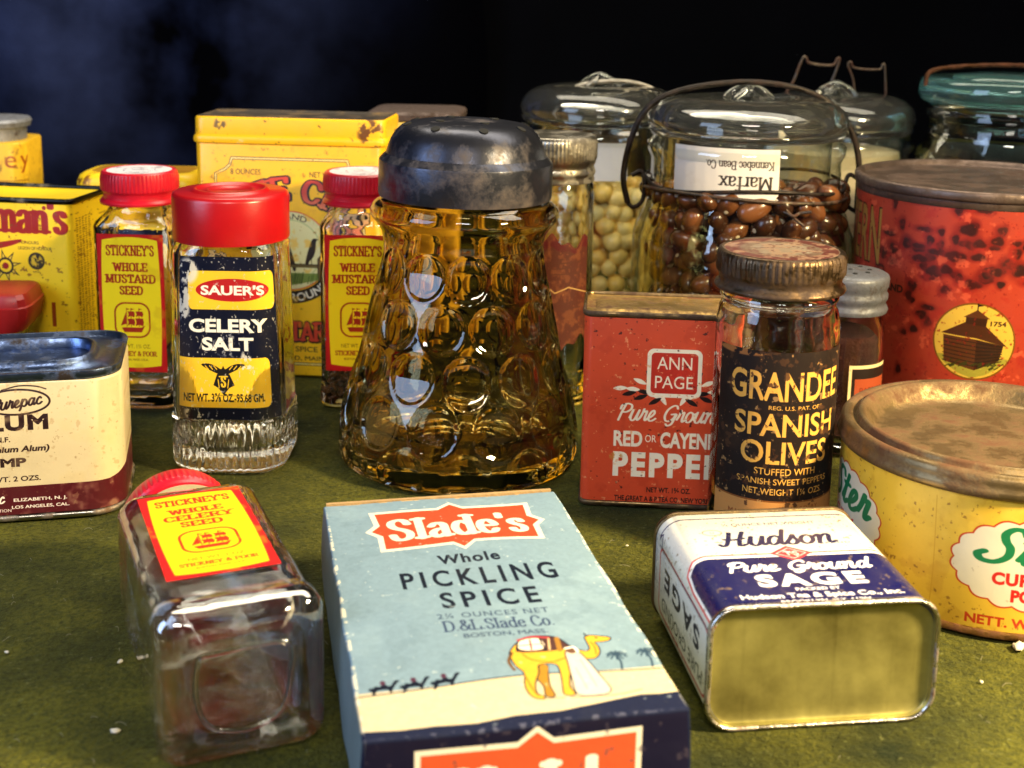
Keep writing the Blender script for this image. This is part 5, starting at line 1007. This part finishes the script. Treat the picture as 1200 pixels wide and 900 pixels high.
# the camel with its driver
CY = (196, 150, 48)
cam_ = [(2.6, 33), (1.4, 30), (1.8, 25), (3.2, 21), (2.2, 15.6), (2.8, 11), (5.0, 9.4), (5.6, 10.4), (4.2, 12), (4.6, 16), (6.6, 21), (7.6, 24.6), (12, 24.2), (12.0, 19), (11.2, 14), (10.8, 10.4), (13.2, 10.2), (12.8, 14), (14.4, 20), (16, 24.6), (19, 26.2), (22.2, 26.0), (24.2, 28.2), (24.8, 31.2), (24.5, 33.8), (26.4, 33.9), (28.6, 34.4), (29.0, 35.6), (26.6, 36.6), (24.2, 37.3), (22.8, 36.6), (22.7, 33.8), (22.6, 31.0), (21.2, 29.6), (18, 31.4), (14, 35.6), (9, 37), (5, 36)]
for far in ([(6.4, 24), (5.6, 19), (6.6, 14.6), (6.2, 10.6), (8.2, 10.2), (8.0, 14.6), (8.6, 19), (9.6, 24)], [(14.6, 25), (15.4, 19), (14.6, 14), (14.4, 10.8), (16.4, 10.6), (16.8, 15), (18.4, 21), (19, 26)]):
    c.line(far, .6, K, 4); c.poly(far, (150, 108, 34), 4)
c.poly(cam_, K, 4); sc = np.array([13.5, 25.5]); c.line(cam_, .7, K, 4, closed=True); c.poly(cam_, CY, 4)
c.line([(4.6, 30), (6.4, 27), (11, 25.4), (15, 27)], .45, (140, 96, 28), 4); c.line([(23.4, 28), (23.9, 31), (23.6, 34)], .4, (140, 96, 28), 4); c.ellipse(25.6, 36.0, .35, .35, K); c.line([(23.4, 37.2), (23.0, 38.4)], .6, K); c.line([(3.0, 20.5), (3.6, 14), (4.4, 11)], .4, (140, 96, 28), 4); c.line([(2, 31), (.4, 27), (1.0, 23)], .8, (90, 60, 30), 4); c.poly([(3.4, 31.4), (5, 36.6), (9, 38.6), (15, 37.4), (17.6, 32.4), (14, 31), (8, 30.6)], (66, 40, 40), 3); c.poly([(4.2, 33), (5.6, 36.8), (10.4, 37.4), (11, 32.6), (7, 31.6)], (228, 214, 190), 3); c.line([(3.4, 31.4), (5, 36.6), (9, 38.8), (15, 37.6), (17.8, 32.4)], .45, K, 4); c.line([(5, 37), (9, 38.4), (13, 37.6)], 1.0, (150, 50, 60), 4); c.line([(4.4, 34.2), (10.8, 34.6)], .35, K); c.line([(12, 31.4), (13, 37)], .6, (190, 160, 120)); c.line([(11, 31), (10.6, 37)], .4, K); c.line([(7.4, 32), (8, 37)], .5, (178, 44, 60)); c.line([(14.6, 31), (15.2, 37)], 1.4, (140, 100, 40))
rb = [(15.0, 24), (15.6, 29.4), (17.2, 31.4), (19.2, 29.4), (20.4, 25), (21.6, 18), (22.4, 10.6), (18, 9.0), (13.8, 10.2), (14.2, 17)]
c.poly(rb, (190, 178, 170), 4); c.line(rb, .35, (40, 34, 36), 4, closed=True); c.line([(16.4, 22), (16.8, 12)], .3, (150, 130, 130)); c.line([(18.6, 26), (19.4, 13)], .3, (150, 130, 130)); c.ellipse(17.4, 30.4, 1.3, 1.5, (90, 60, 44)); c.line([(16.2, 31.6), (18.4, 32), (19, 29.8)], .8, (230, 222, 214), 4)
c.line([(6, 9.4), (22, 8.6), (30, 10.2)], .35, (90, 80, 70), 4)
c.worn(2.0, .78, (186, 196, 196), 143, .03, .5)
for xx, sd_ in ((-38.2, 144), (38.2, 145)): c.worn(2, .5, (206, 200, 180), sd_, .05, .9, box=(xx, 67, .8, 72))
c.worn(2, .52, (176, 150, 110), 146, .05, .9, box=(0, 134.8, 40, .9)); c.worn(1.6, .52, (90, 90, 110), 147, .05, .7, box=(0, .5, 40, .7))
g_ = np.random.default_rng(9); c.a *= (1+.05*(g_.random(c.a.shape[:2])-.5)+.10*(c.noise(1.2, 149)-.5))[..., None].astype(np.float32)
tmat = c.mat('pickling_spice_front', .7, .1, True, .1, (110, 110, 100), bump=.1)
c = Canvas(-38.7, 38.7, 0, 33, 11, (22, 20, 44)); bd2 = [(-27, 3), (-27, 29.4), (-3, 29), (1.6, 32.6), (5.6, 29.2), (27, 29.8), (27, 3)]
c.poly(bd2, (232, 224, 206)); c.poly([(-25.6, 3), (-25.6, 28), (-3, 27.6), (1.6, 31), (5.6, 27.8), (25.6, 28.4), (25.6, 3)], (206, 84, 48)); c.pen("Slade's", 1, 9, 14, (236, 232, 222), w=43, wx=.25, wy=.12, serif=.05, sp=.03); c.worn(3, .68, (80, 70, 80), 151, .04, .5)
fmat = c.mat('pickling_spice_end', .7, .1, True, .1, bump=.1)
smat = plain('box_side_paper', (104, 120, 124), .6, 0, .25, 60, .15)
bxr = thing('pickling_spice_box', 'light blue cardboard pickling spice box with camel picture, lying flat in front', 'box', (.0062, .2692, 0), .2103)
w2, L2, t2 = .0387, .1352, .0329
def rounded_box():
    bm = bmesh.new(); uvl = bm.loops.layers.uv.new('UVMap')
    vs = [bm.verts.new(p) for p in ((-w2, 0, 0), (w2, 0, 0), (w2, L2, 0), (-w2, L2, 0), (-w2, 0, t2), (w2, 0, t2), (w2, L2, t2), (-w2, L2, t2))]
    fs = [((4, 5, 6, 7), 0), ((0, 1, 5, 4), 1), ((3, 0, 4, 7), 2), ((1, 2, 6, 5), 2), ((2, 3, 7, 6), 2), ((3, 2, 1, 0), 2)]
    for f, mi in fs: ff = bm.faces.new([vs[i] for i in f]); ff.material_index = mi
    bmesh.ops.subdivide_edges(bm, edges=bm.edges[:], cuts=14, use_grid_fill=True)
    bm.normal_update()
    # slight crush and bulge of old cardboard
    for v in bm.verts:
        x, y, z = v.co; u, q = x/w2, y/L2
        if z > t2-1e-6: v.co.z += .0012*(1-u*u)*math.sin(math.pi*q)+.0003*math.sin(q*9+u*4)*(1-u**4)
        if abs(abs(u)-1) < 1e-5: v.co.x += (.0009*math.sin(math.pi*z/t2)+.00035*math.sin(q*23+u)*math.sin(q*51))*(1 if u > 0 else -1)
    e = [ed for ed in bm.edges if len(ed.link_faces) == 2 and ed.calc_face_angle(0) > 1.0]
    bmesh.ops.bevel(bm, geom=e, offset=.0007, segments=3, profile=.6, affect='EDGES', clamp_overlap=True)
    for f in bm.faces:
        n = f.normal
        for l in f.loops:
            x, y, z = l.vert.co
            if f.material_index == 0: l[uvl].uv = ((x+w2)/(2*w2), y/L2)
            else: l[uvl].uv = ((x+w2)/(2*w2), z/t2)
    me = bpy.data.meshes.new('carton'); bm.to_mesh(me); bm.free(); me.shade_smooth(); me.set_sharp_from_angle(angle=R(50))
    for m in (tmat, fmat, smat): me.materials.append(m)
    o = bpy.data.objects.new('carton', me); COL.objects.link(o); o.parent = bxr; return o
rounded_box()
card = plain('bare_cardboard', (168, 136, 92), .8, 0, .3, 200, .3)
def slab(name, x0, x1, y0, y1, z0, z1, mat, parent):
    V = [(x0, y0, z0), (x1, y0, z0), (x1, y1, z0), (x0, y1, z0), (x0, y0, z1), (x1, y0, z1), (x1, y1, z1), (x0, y1, z1)]
    return link_mesh(name, V, [(3, 2, 1, 0), (4, 5, 6, 7), (0, 1, 5, 4), (1, 2, 6, 5), (2, 3, 7, 6), (3, 0, 4, 7)], mat, parent, None, 30)
slab('end_flap', -.0378, .0375, L2+.0002, L2+.0016, .004, t2+.0004, card, bxr)

# ================================================================== CRUMBS
k = plain('crumb_white', (222, 212, 190), .8, 0, .2, 300, .2); M['crumb'] = k
cp = [(-.1240, .3556), (-.1180, .322), (-.128, .400), (-.150, .37), (-.092, .43), (-.135, .41), (-.075, .47), (.02, .47), (.06, .40), (.062, .36), (-.16, .345), (.145, .30), (.152, .37)]
bm_pts = []
def grnd(px, py):
    f = 1504; ppy = -15.3+f*math.tan(R(10.9))/math.cos(R(.95)); uu, vv = px-600, py-ppy; c_, s_ = math.cos(R(.95)), math.sin(R(.95)); u, v = (uu*c_+vv*s_)/f, (-uu*s_+vv*c_)/f
    Y, Z = math.cos(R(10.9))-v*math.sin(R(10.9)), -math.sin(R(10.9))-v*math.cos(R(10.9)); t_ = -.2/Z; return u*t_, Y*t_
bm_ = bmesh.new(); bmesh.ops.create_icosphere(bm_, subdivisions=2, radius=1)
for v in bm_.verts: v.co *= 1+.25*math.sin(v.co.x*7+v.co.y*5)*math.cos(v.co.z*6)
cme = bpy.data.meshes.new('crumb'); bm_.to_mesh(cme); bm_.free(); cme.shade_smooth(); cme.materials.append(M['crumb'])
for i, (px, py, s_) in enumerate(((135, 858, .0009), (141, 776, .0007), (8, 765, .0005), (1194, 760, .0017), (715, 690, .0004), (735, 640, .0004), (1150, 800, .0005), )):
    x, y = grnd(px, py); o = bpy.data.objects.new('crumb', cme); COL.objects.link(o); o.location = (x, y, s_*.4); o.scale = (s_*1.5, s_, s_*.7); o.rotation_euler = (0, 0, i*1.3)
    o['label'] = 'large white crumb beside the round yellow can' if s_ > .0015 else 'tiny pale crumb lying on the green felt'; o['category'] = 'crumb'
    if s_ <= .0015: o['group'] = 'crumbs scattered on the felt'

V = []; F = []; g_ = np.random.default_rng(77)
for i in range(110):
    px, py = g_.uniform(0, 1200), g_.uniform(600, 895); x, y = grnd(px, py); a = g_.uniform(0, 6.28); l = g_.uniform(.0012, .0042); b = g_.uniform(-1.5, 1.5); n0 = len(V)
    for j in range(6):
        t_ = j/5; aa = a+b*t_; x += l/5*math.cos(aa); y += l/5*math.sin(aa); nx_, ny_ = -math.sin(aa)*.00006, math.cos(aa)*.00006; z = .0006+.0005*math.sin(t_*3.1)
        V += [(x-nx_, y-ny_, z), (x+nx_, y+ny_, z), (x, y, z+.0001)]
    for j in range(5):
        for q in range(3): F.append((n0+j*3+q, n0+j*3+(q+1) % 3, n0+j*3+3+(q+1) % 3, n0+j*3+3+q))
ln = link_mesh('lint', V, F, plain('lint_fibre', (150, 146, 120), .9, 0, .3, 200, 0), None, None, 0); ln['kind'] = 'stuff'; ln['label'] = 'short pale lint fibres caught on the green felt'; ln['category'] = 'lint'
